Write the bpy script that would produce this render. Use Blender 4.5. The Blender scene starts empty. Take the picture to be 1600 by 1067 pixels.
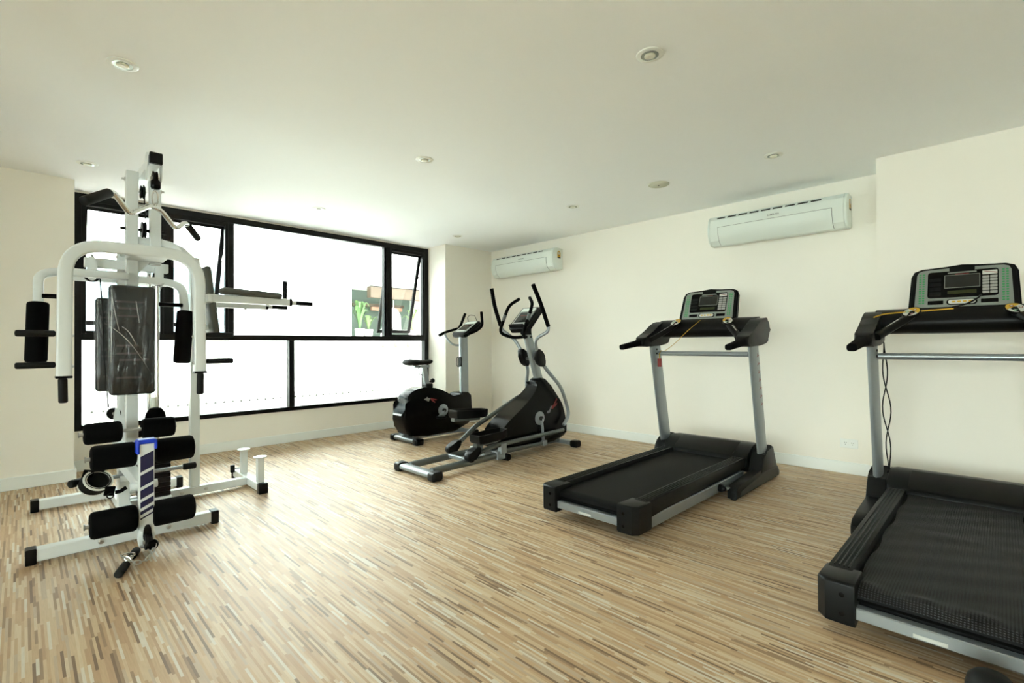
import bpy, bmesh, math, random
from mathutils import Vector, Matrix
random.seed(7)
SC = bpy.context.scene
COL = SC.collection

# ------------------------------------------------------------------ camera
CAM_Z = 1.08
cam_d = bpy.data.cameras.new('camera')
cam_d.sensor_fit = 'HORIZONTAL'; cam_d.sensor_width = 36.0
cam_d.lens = 766.335 / 1600 * 36.0
cam_d.clip_start = 0.05; cam_d.clip_end = 200
cam = bpy.data.objects.new('camera', cam_d); COL.objects.link(cam)
cr = Vector((0.70729584, -0.70690148, -0.00478418))
cu = Vector((-0.00141947, -0.00818784, 0.99996547))
cf = Vector((0.70691625, 0.70726463, 0.00679465))
M = Matrix((cr, cu, -cf)).transposed().to_4x4(); M.translation = (0, 0, CAM_Z)
cam.matrix_world = M
SC.camera = cam

# ------------------------------------------------------------------ sky and exposure
SKY = 6.0
world = bpy.data.worlds.new('overcast_sky'); SC.world = world
world.use_nodes = True
bg = world.node_tree.nodes['Background']
bg.inputs['Color'].default_value = (0.96, 1.0, 0.975, 1); bg.inputs['Strength'].default_value = SKY
SC.view_settings.view_transform = 'Standard'; SC.view_settings.look = 'None'
SC.view_settings.gamma = 1.0; SC.view_settings.use_curve_mapping = False
SC.view_settings.exposure = 1.5
SC.cycles.use_denoising = True
SC.cycles.max_bounces = 10; SC.cycles.diffuse_bounces = 6; SC.cycles.transparent_max_bounces = 16
SC.cycles.sample_clamp_indirect = 8

# ------------------------------------------------------------------ room dimensions (metres)
CEIL = 2.434
XR, XN, YN = 4.843, 4.43, 0.647          # right wall, nearer part of it, where it steps
YC, YW = 5.28, 5.66                      # pier fronts, window wall
XA, XB = 0.30, 4.008                     # window recess between the piers
XL, YB = -5.0, -2.6                      # left wall and the wall behind

# ------------------------------------------------------------------ materials
MATS = {}
def lin(c):
    c = c / 255.0
    return c / 12.92 if c <= .04045 else ((c + .055) / 1.055) ** 2.4
def srgb(r, g, b): return (lin(r), lin(g), lin(b), 1)
def mat(name, col, rough=.5, metal=0.0, coat=0.0, noise=0.0, nscale=40.0, bump=0.0, spec=None):
    m = bpy.data.materials.new(name); m.use_nodes = True
    nt = m.node_tree; b = nt.nodes['Principled BSDF']
    b.inputs['Base Color'].default_value = col if len(col) == 4 else (*col, 1)
    b.inputs['Roughness'].default_value = rough; b.inputs['Metallic'].default_value = metal
    b.inputs['Coat Weight'].default_value = coat
    if spec is not None: b.inputs['Specular IOR Level'].default_value = spec
    if noise or bump:
        tc = nt.nodes.new('ShaderNodeTexCoord'); n = nt.nodes.new('ShaderNodeTexNoise')
        n.inputs['Scale'].default_value = nscale; n.inputs['Detail'].default_value = 4
        nt.links.new(tc.outputs['Object'], n.inputs['Vector'])
        if noise:
            mx = nt.nodes.new('ShaderNodeMix'); mx.data_type = 'RGBA'
            c = col if len(col) == 4 else (*col, 1)
            mx.inputs[6].default_value = tuple(v * (1 - noise) for v in c[:3]) + (1,)
            mx.inputs[7].default_value = tuple(min(1, v * (1 + noise)) for v in c[:3]) + (1,)
            nt.links.new(n.outputs['Fac'], mx.inputs[0]); nt.links.new(mx.outputs[2], b.inputs['Base Color'])
        if bump:
            bp = nt.nodes.new('ShaderNodeBump'); bp.inputs['Strength'].default_value = bump; bp.inputs['Distance'].default_value = .004
            nt.links.new(n.outputs['Fac'], bp.inputs['Height']); nt.links.new(bp.outputs['Normal'], b.inputs['Normal'])
    MATS[name] = m
    return m

mat('wall_paint', (.86, .83, .75), .75, noise=.012, nscale=3, bump=.04)
mat('ceiling_paint', (.93, .96, .97), .8, noise=.01, nscale=2)
mat('baseboard_paint', (.83, .86, .83), .45)
mat('black_aluminium', (.002, .002, .002), .4, spec=.2)
mat('gym_white', (.70, .74, .74), .32, noise=.01, nscale=8)
mat('gym_cream', (.72, .74, .66), .35)
mat('black_foam', (.0015, .0015, .0015), .95, noise=.2, nscale=300, bump=.15, spec=.1)
mat('black_plastic', (.0035, .0035, .0035), .38, noise=.1, nscale=200, spec=.15)
mat('black_gloss', (.0015, .0015, .0015), .25, spec=.12)
mat('charcoal_plastic', (.0055, .006, .006), .38, noise=.08, nscale=150, spec=.16)
mat('dark_rubber', (.006, .0065, .006), .6, noise=.15, nscale=180, bump=.1, spec=.2)
mat('grey_rubber', (.03, .033, .028), .6)
mat('pad_vinyl', (.0085, .0115, .012), .5, noise=.2, nscale=9, bump=.0, spec=.12)
mat('grey_vinyl', (.075, .08, .065), .5, noise=.05, nscale=60)
mat('silver_paint', (.30, .335, .35), .32, metal=.55, noise=.02, nscale=90)
mat('silver_dark', (.13, .145, .14), .36, metal=.6)
mat('chrome', (.75, .75, .72), .12, metal=1.0)
mat('steel', (.55, .56, .55), .28, metal=1.0)
mat('blue_plastic', (.002, .035, .55), .3)
mat('navy_print', (.003, .004, .045), .35)
mat('ac_white', (.74, .80, .75), .35)
mat('filter_mesh', (.05, .055, .05), .9)
mat('dark_print_hole_shade', (.05, .06, .05), .6)  # dark printed marks, and the painted shade of the socket holes
mat('black_lacquer', (.002, .002, .002), .18)
mat('white_plastic', (.82, .84, .80), .35)
mat('lamp_reflector', (.35, .37, .32), .25, metal=.6)
mat('lamp_bulb', (.78, .78, .66), .2)
mat('speaker_grille', (.60, .62, .50), .6, noise=.15, nscale=600)
mat('yellow_print', (.55, .32, .015), .45)
mat('yellow_cord', (.50, .30, .02), .6)
mat('red_print', (.22, .02, .02), .45)
mat('green_print', (.03, .26, .08), .45)
mat('white_print', (.52, .53, .50), .45)
mat('console_grey', (.20, .22, .20), .45)
mat('lcd_dark', (.010, .011, .009), .15)
mat('lcd_olive', (.025, .03, .01), .25)
mat('key_grey', (.30, .30, .28), .4)
mat('logo_grey', (.20, .20, .20), .4)
mat('concrete_white', (.85, .85, .82), .8, noise=.03, nscale=6)
mat('paving_grey', (.16, .165, .15), .85, noise=.2, nscale=5)
mat('render_white', (.86, .86, .83), .85, noise=.02, nscale=4)
mat('fence_grey', (.42, .43, .42), .7)
mat('fence_white', (.85, .85, .84), .6)
mat('blue_glazing', (.22, .33, .37), .3, noise=.25, nscale=3)
mat('leaf_green', (.06, .13, .035), .6, noise=.4, nscale=12)
mat('leaf_pale', (.16, .24, .10), .6, noise=.3, nscale=12)
mat('terracotta', (.30, .15, .10), .8)
mat('linen', (.60, .53, .53), .9)
mat('dark_wood', (.06, .038, .022), .7, noise=.4, nscale=8)
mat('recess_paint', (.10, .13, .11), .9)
mat('lantern_yellow', (.75, .52, .08), .5)

def glass(name, tint, refl=.08):
    m = bpy.data.materials.new(name); m.use_nodes = True
    nt = m.node_tree; nt.nodes.remove(nt.nodes['Principled BSDF'])
    out = nt.nodes['Material Output']
    t = nt.nodes.new('ShaderNodeBsdfTransparent'); t.inputs[0].default_value = (*tint, 1)
    g = nt.nodes.new('ShaderNodeBsdfGlossy'); g.inputs['Roughness'].default_value = .02
    f = nt.nodes.new('ShaderNodeFresnel'); f.inputs[0].default_value = 1.45
    x = nt.nodes.new('ShaderNodeMixShader')
    nt.links.new(f.outputs[0], x.inputs[0]); nt.links.new(t.outputs[0], x.inputs[1]); nt.links.new(g.outputs[0], x.inputs[2])
    nt.links.new(x.outputs[0], out.inputs[0]); MATS[name] = m
glass('window_glass', (.93, .97, .95))
def wrap_material():
    m = bpy.data.materials.new('plastic_film'); m.use_nodes = True
    nt = m.node_tree; nt.nodes.remove(nt.nodes['Principled BSDF'])
    out = nt.nodes['Material Output']
    t = nt.nodes.new('ShaderNodeBsdfTransparent'); t.inputs[0].default_value = (.93, .95, .95, 1)
    g = nt.nodes.new('ShaderNodeBsdfGlossy'); g.inputs['Roughness'].default_value = .16
    tc = nt.nodes.new('ShaderNodeTexCoord'); n = nt.nodes.new('ShaderNodeTexNoise')
    mp = nt.nodes.new('ShaderNodeMapping'); mp.inputs['Rotation'].default_value = (0, .7, 0); mp.inputs['Scale'].default_value = (16, 16, 4)
    n.inputs['Scale'].default_value = 1.6; n.inputs['Detail'].default_value = 4; n.inputs['Distortion'].default_value = 1.2
    bp = nt.nodes.new('ShaderNodeBump'); bp.inputs['Strength'].default_value = .9; bp.inputs['Distance'].default_value = .02
    nt.links.new(tc.outputs['Object'], mp.inputs[0]); nt.links.new(mp.outputs[0], n.inputs['Vector'])
    nt.links.new(n.outputs['Fac'], bp.inputs['Height']); nt.links.new(bp.outputs[0], g.inputs['Normal'])
    x = nt.nodes.new('ShaderNodeMixShader'); x.inputs[0].default_value = .06
    nt.links.new(t.outputs[0], x.inputs[1]); nt.links.new(g.outputs[0], x.inputs[2]); nt.links.new(x.outputs[0], out.inputs[0])
    MATS['plastic_film'] = m
wrap_material()
def fold_material():                      # doubled film: clear and glossy, it shows only by what it reflects
    m = bpy.data.materials.new('film_fold'); m.use_nodes = True
    nt = m.node_tree; nt.nodes.remove(nt.nodes['Principled BSDF']); out = nt.nodes['Material Output']
    t = nt.nodes.new('ShaderNodeBsdfTransparent'); g = nt.nodes.new('ShaderNodeBsdfGlossy'); g.inputs['Roughness'].default_value = .12
    x = nt.nodes.new('ShaderNodeMixShader'); x.inputs[0].default_value = .25
    nt.links.new(t.outputs[0], x.inputs[1]); nt.links.new(g.outputs[0], x.inputs[2]); nt.links.new(x.outputs[0], out.inputs[0])
    MATS['film_fold'] = m
fold_material()

def floor_material():
    m = bpy.data.materials.new('strip_vinyl'); m.use_nodes = True
    nt = m.node_tree; N = nt.nodes; L = nt.links; b = N['Principled BSDF']
    def math_(op, a, bb=None):
        n = N.new('ShaderNodeMath'); n.operation = op
        for i, v in enumerate((a, bb)):
            if v is None: continue
            if isinstance(v, (int, float)): n.inputs[i].default_value = v
            else: L.new(v, n.inputs[i])
        return n.outputs[0]
    geo = N.new('ShaderNodeNewGeometry'); sep = N.new('ShaderNodeSeparateXYZ'); L.new(geo.outputs['Position'], sep.inputs[0])
    x, y = sep.outputs[0], sep.outputs[1]
    i = math_('FLOOR', math_('DIVIDE', x, .0088))
    w1 = N.new('ShaderNodeTexWhiteNoise'); w1.noise_dimensions = '1D'; L.new(i, w1.inputs['W'])
    ln = math_('ADD', math_('MULTIPLY', w1.outputs['Value'], .20), .12)
    w0 = N.new('ShaderNodeTexWhiteNoise'); w0.noise_dimensions = '1D'; L.new(math_('ADD', i, 71.3), w0.inputs['W'])
    j = math_('FLOOR', math_('ADD', math_('DIVIDE', y, ln), math_('MULTIPLY', w0.outputs['Value'], 9.0)))
    cv = N.new('ShaderNodeCombineXYZ'); L.new(i, cv.inputs[0]); L.new(j, cv.inputs[1])
    w2 = N.new('ShaderNodeTexWhiteNoise'); w2.noise_dimensions = '2D'; L.new(cv.outputs[0], w2.inputs['Vector'])
    r = N.new('ShaderNodeValToRGB'); r.color_ramp.interpolation = 'CONSTANT'
    stops = [(0, (126, 101, 77)), (.045, (154, 127, 98)), (.13, (181, 150, 116)), (.30, (192, 162, 127)), (.50, (201, 176, 142)),
             (.68, (188, 167, 141)), (.80, (209, 189, 159)), (.93, (212, 203, 186))]
    e = r.color_ramp.elements
    e[0].position, e[0].color = stops[0][0], srgb(*stops[0][1]); e[1].position, e[1].color = stops[1][0], srgb(*stops[1][1])
    for p, c in stops[2:]:
        q = e.new(p); q.color = srgb(*c)
    L.new(w2.outputs['Value'], r.inputs[0])
    # wood grain along the strips
    gr = N.new('ShaderNodeTexNoise'); gm = N.new('ShaderNodeMapping'); gm.inputs['Scale'].default_value = (260, 14, 1)
    L.new(geo.outputs['Position'], gm.inputs[0]); L.new(gm.outputs[0], gr.inputs['Vector']); gr.inputs['Scale'].default_value = 1
    mx = N.new('ShaderNodeMix'); mx.data_type = 'RGBA'; mx.blend_type = 'MULTIPLY'; mx.inputs[0].default_value = .35
    L.new(r.outputs[0], mx.inputs[6])
    g2 = N.new('ShaderNodeValToRGB'); g2.color_ramp.elements[0].color = (.72, .70, .66, 1); g2.color_ramp.elements[1].color = (1, 1, 1, 1)
    g2.color_ramp.elements[0].position = .3; g2.color_ramp.elements[1].position = .6
    L.new(gr.outputs['Fac'], g2.inputs[0]); L.new(g2.outputs[0], mx.inputs[7])
    L.new(mx.outputs[2], b.inputs['Base Color'])
    b.inputs['Roughness'].default_value = .48; b.inputs['Specular IOR Level'].default_value = .36
    MATS['strip_vinyl'] = m
floor_material()
def belt_material(name, woven):
    m = bpy.data.materials.new(name); m.use_nodes = True
    nt = m.node_tree; N = nt.nodes; L = nt.links; b = N['Principled BSDF']
    tc = N.new('ShaderNodeTexCoord')
    if not woven:
        n = N.new('ShaderNodeTexNoise'); n.inputs['Scale'].default_value = 420; L.new(tc.outputs['Object'], n.inputs['Vector'])
        r = N.new('ShaderNodeValToRGB'); r.color_ramp.elements[0].color = (.002, .002, .002, 1); r.color_ramp.elements[1].color = (.004, .004, .004, 1)
        L.new(n.outputs['Fac'], r.inputs[0]); L.new(r.outputs[0], b.inputs['Base Color']); b.inputs['Roughness'].default_value = .55; b.inputs['Specular IOR Level'].default_value = .08
    else:
        def wave(direction, scale):
            w = N.new('ShaderNodeTexWave'); w.wave_type = 'BANDS'; w.bands_direction = direction
            w.inputs['Scale'].default_value = scale; w.inputs['Distortion'].default_value = .6; w.inputs['Detail'].default_value = 1
            w.inputs['Detail Scale'].default_value = .4
            L.new(tc.outputs['Object'], w.inputs['Vector']); return w.outputs['Fac']
        wy, wx = wave('Y', 34), wave('X', 60)
        mu = N.new('ShaderNodeMath'); mu.operation = 'MULTIPLY'; L.new(wy, mu.inputs[0]); L.new(wx, mu.inputs[1])
        r = N.new('ShaderNodeValToRGB'); r.color_ramp.elements[0].color = (.004, .004, .005, 1); r.color_ramp.elements[0].position = .15
        r.color_ramp.elements[1].color = (.07, .075, .085, 1); r.color_ramp.elements[1].position = .75
        L.new(mu.outputs[0], r.inputs[0]); L.new(r.outputs[0], b.inputs['Base Color']); b.inputs['Roughness'].default_value = .34
        bp = N.new('ShaderNodeBump'); bp.inputs['Strength'].default_value = .5; bp.inputs['Distance'].default_value = .003
        L.new(mu.outputs[0], bp.inputs['Height']); L.new(bp.outputs[0], b.inputs['Normal'])
    MATS[name] = m
belt_material('belt_rubber', False); belt_material('belt_netting', True)

# ------------------------------------------------------------------ mesh helpers
def new(): return bmesh.new()
def finish(name, bm, m, parent=None, angle=35, sharp=True):
    """Link the bmesh as one object; world coordinates are turned into the parent's local ones."""
    o_loc = Vector((0, 0, 0)); p = parent
    while p is not None:
        o_loc += p.location; p = p.parent
    bmesh.ops.recalc_face_normals(bm, faces=bm.faces)
    if parent is not None: bmesh.ops.translate(bm, verts=bm.verts, vec=-o_loc)
    me = bpy.data.meshes.new(name)
    for f in bm.faces: f.smooth = True
    bm.to_mesh(me); bm.free()
    me.set_sharp_from_angle(angle=math.radians(angle))
    me.materials.append(MATS[m] if isinstance(m, str) else m)
    o = bpy.data.objects.new(name, me); COL.objects.link(o)
    o.parent = parent
    return o
def tag(o, label=None, cat=None, group=None, kind=None):
    if label: o['label'] = label
    if cat: o['category'] = cat
    if group: o['group'] = group
    if kind: o['kind'] = kind
    return o
def thing(name, loc, label, cat, group=None):
    o = bpy.data.objects.new(name, None); COL.objects.link(o); o.location = loc; o.empty_display_size = .1
    return tag(o, label, cat, group)
def box(bm, x0, x1, y0, y1, z0, z1, bev=0.0, seg=1, rot=None, piv=None):
    vs = [bm.verts.new((x, y, z)) for x in (x0, x1) for y in (y0, y1) for z in (z0, z1)]
    F = [(0, 1, 3, 2), (4, 6, 7, 5), (0, 4, 5, 1), (2, 3, 7, 6), (0, 2, 6, 4), (1, 5, 7, 3)]
    fs = [bm.faces.new([vs[i] for i in f]) for f in F]
    if bev:
        es = list({e for f in fs for e in f.edges})
        r = bmesh.ops.bevel(bm, geom=es, offset=bev, segments=seg, affect='EDGES', profile=.5)
        vs = list({v for f in r['faces'] for v in f.verts} | {v for v in vs if v.is_valid})
    if rot is not None:
        piv = Vector(piv) if piv else Vector(((x0 + x1) / 2, (y0 + y1) / 2, (z0 + z1) / 2))
        for v in vs: v.co = rot @ (v.co - piv) + piv
    return bm
def bx(name, d, m, parent, bev=.003, seg=1, rot=None, piv=None):
    return finish(name, box(new(), *d, bev=bev, seg=seg, rot=rot, piv=piv), m, parent)
def fillet(pts, rad, n=6):
    """Round the inner corners of a polyline."""
    P = [Vector(p) for p in pts]; out = [P[0]]
    for a, b, c in zip(P, P[1:], P[2:]):
        d0, d1 = (a - b), (c - b)
        r = min(rad, d0.length * .49, d1.length * .49)
        p0, p1 = b + d0.normalized() * r, b + d1.normalized() * r
        for k in range(n + 1):
            t = k / n
            out.append(p0 * (1 - t) ** 2 + b * 2 * t * (1 - t) + p1 * t * t)
    out.append(P[-1]); return out
def sweep(bm, pts, sect, up=(0, 0, 1), caps=True, scale=None, closed=False):
    P = [Vector(p) for p in pts]; up = Vector(up); rings = []
    n = len(P); side_prev = None
    for i, p in enumerate(P):
        a = P[(i - 1) % n] if (closed or i > 0) else P[0]; c = P[(i + 1) % n] if (closed or i < n - 1) else P[-1]
        d = (c - a).normalized()
        s = d.cross(up)
        if s.length < 1e-3: s = side_prev if side_prev is not None else d.orthogonal()
        s = s.normalized(); side_prev = s
        u = s.cross(d).normalized(); k = scale[i] if scale else 1.0
        rings.append([bm.verts.new(p + s * (x * k) + u * (y * k)) for x, y in sect])
    m = len(sect)
    for i in range(n if closed else n - 1):
        A, B = rings[i], rings[(i + 1) % n]
        for j in range(m): bm.faces.new((A[j], A[(j + 1) % m], B[(j + 1) % m], B[j]))
    if caps and not closed: bm.faces.new(rings[0]); bm.faces.new(rings[-1][::-1])
    return bm
def circ(r, n=12, ry=None): return [(r * math.cos(2 * math.pi * k / n), (ry or r) * math.sin(2 * math.pi * k / n)) for k in range(n)]
def rrect(w, h, r=.006, n=3):
    out = []
    for cx, cy, a0 in ((w / 2 - r, h / 2 - r, 0), (-w / 2 + r, h / 2 - r, 90), (-w / 2 + r, -h / 2 + r, 180), (w / 2 - r, -h / 2 + r, 270)):
        for k in range(n): 
            a = math.radians(a0 + 90 * k / (n - 1)); out.append((cx + r * math.cos(a), cy + r * math.sin(a)))
    return out
def safe_up(pts):
    d = Vector(pts[-1]) - Vector(pts[0])
    return (0, 1, 0) if abs(d.normalized().z) > .9 else (0, 0, 1)
def tube(name, pts, r, m, parent, n=12, up=None, fil=0.0, scale=None):
    if fil: pts = fillet(pts, fil)
    return finish(name, sweep(new(), pts, circ(r, n), up or safe_up(pts), scale=scale), m, parent)
def bar(name, pts, w, h, m, parent, up=None, fil=0.0, r=.006):
    if fil: pts = fillet(pts, fil, 8)
    return finish(name, sweep(new(), pts, rrect(w, h, r), up or safe_up(pts)), m, parent)
def roll(bm, a, b, prof, n=20):
    """Lathe: prof = [(t along a->b in metres, radius)]."""
    a, b = Vector(a), Vector(b); d = (b - a).normalized(); s = d.orthogonal().normalized(); u = d.cross(s)
    rings = []
    for t, r in prof:
        c = a + d * t
        rings.append([bm.verts.new(c + (s * math.cos(2 * math.pi * k / n) + u * math.sin(2 * math.pi * k / n)) * max(r, 1e-4)) for k in range(n)])
    for A, B in zip(rings, rings[1:]):
        for k in range(n): bm.faces.new((A[k], A[(k + 1) % n], B[(k + 1) % n], B[k]))
    bm.faces.new(rings[0]); bm.faces.new(rings[-1][::-1])
    return bm
def drum(name, a, b, r, m, parent, soft=.01, n=20):
    l = (Vector(b) - Vector(a)).length; s = min(soft, r * .8, l * .45)
    prof = [(0, r - s), (s * .3, r - s * .3), (s, r), (l - s, r), (l - s * .3, r - s * .3), (l, r - s)]
    return finish(name, roll(new(), a, b, prof, n), m, parent)
def prism(bm, pts, axis, a0, a1, bev=0.0, seg=2):
    """Polygon in the plane across `axis` ('y': (x,z); 'x': (y,z); 'z': (x,y)), extruded from a0 to a1."""
    def P(p, a): return {'y': (p[0], a, p[1]), 'x': (a, p[0], p[1]), 'z': (p[0], p[1], a)}[axis]
    A = [bm.verts.new(P(p, a0)) for p in pts]; B = [bm.verts.new(P(p, a1)) for p in pts]
    n = len(pts); f0 = bm.faces.new(A); f1 = bm.faces.new(B[::-1])
    for i in range(n): bm.faces.new((A[i], B[i], B[(i + 1) % n], A[(i + 1) % n]))
    if bev:
        es = list(set(f0.edges) | set(f1.edges))
        bmesh.ops.bevel(bm, geom=es, offset=bev, segments=seg, affect='EDGES', profile=.5, clamp_overlap=True)
    return bm
def pr(name, pts, axis, a0, a1, m, parent, bev=.004, seg=2, angle=35):
    return finish(name, prism(new(), pts, axis, a0, a1, bev, seg), m, parent, angle)
def smooth_poly(pts, k=2):
    for _ in range(k):                    # corner cutting
        out = []
        for a, b in zip(pts, pts[1:] + pts[:1]):
            out += [(a[0] * .75 + b[0] * .25, a[1] * .75 + b[1] * .25), (a[0] * .25 + b[0] * .75, a[1] * .25 + b[1] * .75)]
        pts = out
    return pts
def copy_tree(o, parent=None):
    c = o.copy(); COL.objects.link(c); c.parent = parent
    for ch in list(o.children): copy_tree(ch, c)
    return c
def letters(name, text, size, m, parent, mw, extr=.0004):
    """Flat lettering as a mesh, placed by a world matrix (x along the line, y up the letters)."""
    cu_ = bpy.data.curves.new(name, 'FONT'); cu_.body = text; cu_.size = size; cu_.extrude = extr; cu_.align_x = 'CENTER'; cu_.align_y = 'CENTER'
    t = bpy.data.objects.new(name, cu_); COL.objects.link(t)
    bpy.context.view_layer.update()
    me = bpy.data.meshes.new_from_object(t.evaluated_get(bpy.context.evaluated_depsgraph_get()))
    bpy.data.objects.remove(t)
    base = Vector((0, 0, 0)); p = parent
    while p is not None: base += p.location; p = p.parent
    me.transform(Matrix.Translation(-base) @ mw)
    me.materials.clear(); me.materials.append(MATS[m])
    o = bpy.data.objects.new(name, me); COL.objects.link(o); o.parent = parent
    return o

# ------------------------------------------------------------------ the room
def struct(name, d, m, label, parent=None):
    o = finish(name, box(new(), *d), m, parent); return tag(o, label, kind='structure')
struct('floor', (XL - .2, XR + .2, YB - .2, YW + .2, -.12, 0), 'strip_vinyl', 'pale wood floor of short narrow strips')
struct('ceiling', (XL - .2, XR + .2, YB - .2, YW + .3, CEIL, CEIL + .15), 'ceiling_paint', 'plain off-white ceiling with recessed lights')
struct('wall_right', (XR, XR + .2, YN - .2, YW + .2, 0, CEIL), 'wall_paint', 'cream wall behind the treadmill carrying two air conditioners')
struct('wall_front_right', (XN, XR + .2, YB, YN, 0, CEIL), 'wall_paint', 'cream wall standing proud behind the netting-covered treadmill')
struct('wall_far_left', (XL, XA, YC + .02, YW + .2, 0, CEIL), 'wall_paint', 'cream pier left of the window')
struct('wall_far_right', (XB, XR + .01, YC - .015, YW + .2, 0, CEIL), 'wall_paint', 'cream pier between window and right wall')
wf = bpy.data.objects.new('wall_far', None); COL.objects.link(wf); tag(wf, 'cream wall below and above the black window', kind='structure')
finish('sill_wall', box(new(), XA, XB, YW, YW + .2, 0, .352), 'wall_paint', wf)
finish('lintel_wall', box(new(), XA, XB, YW, YW + .2, 2.418, CEIL), 'wall_paint', wf)
struct('wall_back', (XL - .2, XN, YB - .2, YB, 0, CEIL), 'wall_paint', 'cream wall behind the viewpoint')
wl = bpy.data.objects.new('wall_left', None); COL.objects.link(wl); tag(wl, 'cream wall with a wide glass door opening', kind='structure')
DY0, DY1, DZ1 = -2.5, 2.5, 2.3
finish('wall_panel', box(new(), XL - .2, XL, YB, DY0, 0, CEIL), 'wall_paint', wl)
finish('wall_panel', box(new(), XL - .2, XL, DY1, YW + .2, 0, CEIL), 'wall_paint', wl)
finish('wall_panel', box(new(), XL - .2, XL, DY0, DY1, DZ1, CEIL), 'wall_paint', wl)
dr = bpy.data.objects.new('door_1', None); COL.objects.link(dr); tag(dr, 'wide sliding glass door in a black frame', kind='structure')
for k in range(5):
    y = DY0 + (DY1 - DY0) * k / 4
    bx('door_stile', (XL - .12, XL - .06, max(DY0, y - .03), min(DY1, y + .03), .04, DZ1 - .05), 'black_aluminium', dr)
bx('door_track', (XL - .12, XL - .06, DY0, DY1, 0, .04), 'black_aluminium', dr)
bx('door_head', (XL - .12, XL - .06, DY0, DY1, DZ1 - .05, DZ1), 'black_aluminium', dr)
for k in range(4):
    a, b = DY0 + (DY1 - DY0) * k / 4 + .03, DY0 + (DY1 - DY0) * (k + 1) / 4 - .03
    finish('door_pane', box(new(), XL - .093, XL - .087, a, b, .04, DZ1 - .05), 'window_glass', dr)

# baseboards
BH, BT = .098, .014
def baseboard(name, pts, label):
    bm = new()
    for (x0, x1, y0, y1) in pts:
        box(bm, x0, x1, y0, y1, 0, BH, bev=.004)
    tag(finish(name, bm, 'baseboard_paint'), label, kind='structure')
baseboard('baseboard_right', [(XR - BT, XR, YN, YC)], 'white baseboard along the right wall')
baseboard('baseboard_front_right', [(XN - BT, XN, YB, YN + BT)], 'white baseboard along the proud right wall')
baseboard('baseboard_far', [(XA, XB, YW - BT, YW)], 'white baseboard below the window')
baseboard('baseboard_far_left', [(XL, XA + BT, YC + .02 - BT, YC + .02), (XA, XA + BT, YC + .02, YW - BT)], 'white baseboard around the left pier')
baseboard('baseboard_far_right', [(XB - BT, XR - BT, YC - .015 - BT, YC - .015), (XB - BT, XB, YC - .015, YW - BT)], 'white baseboard around the right pier')

# the window: black frame, four upper lights (three tilted open), two lower lights
win = bpy.data.objects.new('window_1', None); COL.objects.link(win); tag(win, 'wide black-framed window with three top-hung sashes tilted open', kind='structure')
FY0, FY1 = YW - .012, YW + .075
W0, W1, WZ0, WZ1 = .302, 4.006, .352, 2.418
TZ0, TZ1 = 1.139, 1.199
FM = 'black_aluminium'
bx('frame_jamb', (W0, W0 + .066, FY0, FY1, WZ0, WZ1), FM, win); bx('frame_jamb', (W1 - .066, W1, FY0, FY1, WZ0, WZ1), FM, win)
bx('frame_head', (W0 + .066, W1 - .066, FY0, FY1, 2.355, WZ1), FM, win); bx('frame_sill', (W0 + .066, W1 - .066, FY0, FY1, WZ0, .396), FM, win)
bx('transom', (W0 + .066, W1 - .066, FY0, FY1, TZ0, TZ1), FM, win)
MU = [(.957, 1.01), (1.508, 1.562), (3.352, 3.404)]
for a, b in MU: bx('mullion', (a, b, FY0, FY1, TZ1, 2.355), FM, win)
bx('mullion', (2.12, 2.178, FY0, FY1, .396, TZ0), FM, win)
def pane(x0, x1, z0, z1): finish('pane', box(new(), x0, x1, YW + .034, YW + .040, z0, z1), 'window_glass', win)
pane(1.562, 3.352, TZ1, 2.355); pane(W0 + .066, 2.12, .396, TZ0); pane(2.178, W1 - .066, .396, TZ0)
for (x0, x1, ang) in ((W0 + .068, .955, 21), (1.012, 1.506, 21), (3.406, 3.938, 15)):
    s = bpy.data.objects.new('sash', None); COL.objects.link(s); s.parent = win
    for d in ((x0 - .003, x0 + .026, FY0 + .004, FY1 - .03, TZ1, 2.356), (x1 - .026, x1 + .003, FY0 + .004, FY1 - .03, TZ1, 2.356), (x0 + .026, x1 - .026, FY0 + .004, FY1 - .03, 2.318, 2.356), (x0 + .026, x1 - .026, FY0 + .004, FY1 - .03, TZ1, 1.222)):
        bx('sash_rebate', d, FM, win)
    z0, z1, y = TZ1 + .012, 2.345, YW + .048
    R = Matrix.Rotation(math.radians(ang), 3, 'X'); pv = (0, y, z1)
    t = .042
    for d in ((x0, x0 + t, y, y + .03, z0, z1), (x1 - t, x1, y, y + .03, z0, z1)): bx('stile', d, FM, s, rot=R, piv=pv)
    for d in ((x0 + t, x1 - t, y, y + .03, z0, z0 + t), (x0 + t, x1 - t, y, y + .03, z1 - t - .012, z1)): bx('rail', d, FM, s, rot=R, piv=pv)
    finish('pane', box(new(), x0 + t, x1 - t, y + .012, y + .018, z0 + t, z1 - t, rot=R, piv=pv), 'window_glass', s)
    hx = (x0 + x1) / 2 - .06
    bm = sweep(new(), [(hx, y - .012, z0 + .01), (hx + .03, y - .02, z0 + .09)], rrect(.012, .012, .003), (0, 1, 0))
    box(bm, hx - .02, hx + .02, y - .014, y + .002, z0, z0 + .02)
    for v in bm.verts: v.co = R @ (v.co - Vector(pv)) + Vector(pv)
    finish('handle', bm, FM, s)
    for xx in (x0 + .004, x1 - .010):                                   # stay arms
        finish('stay_arm', sweep(new(), [(xx, YW + .04, 2.10), (xx, YW + .05 + math.sin(math.radians(ang)) * .42, 1.98)], rrect(.008, .014, .002)), 'steel', s)
bx('sash_stop', (3.328, 3.352, YW + .01, FY1, TZ1, 2.355), 'black_aluminium', win)

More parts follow.
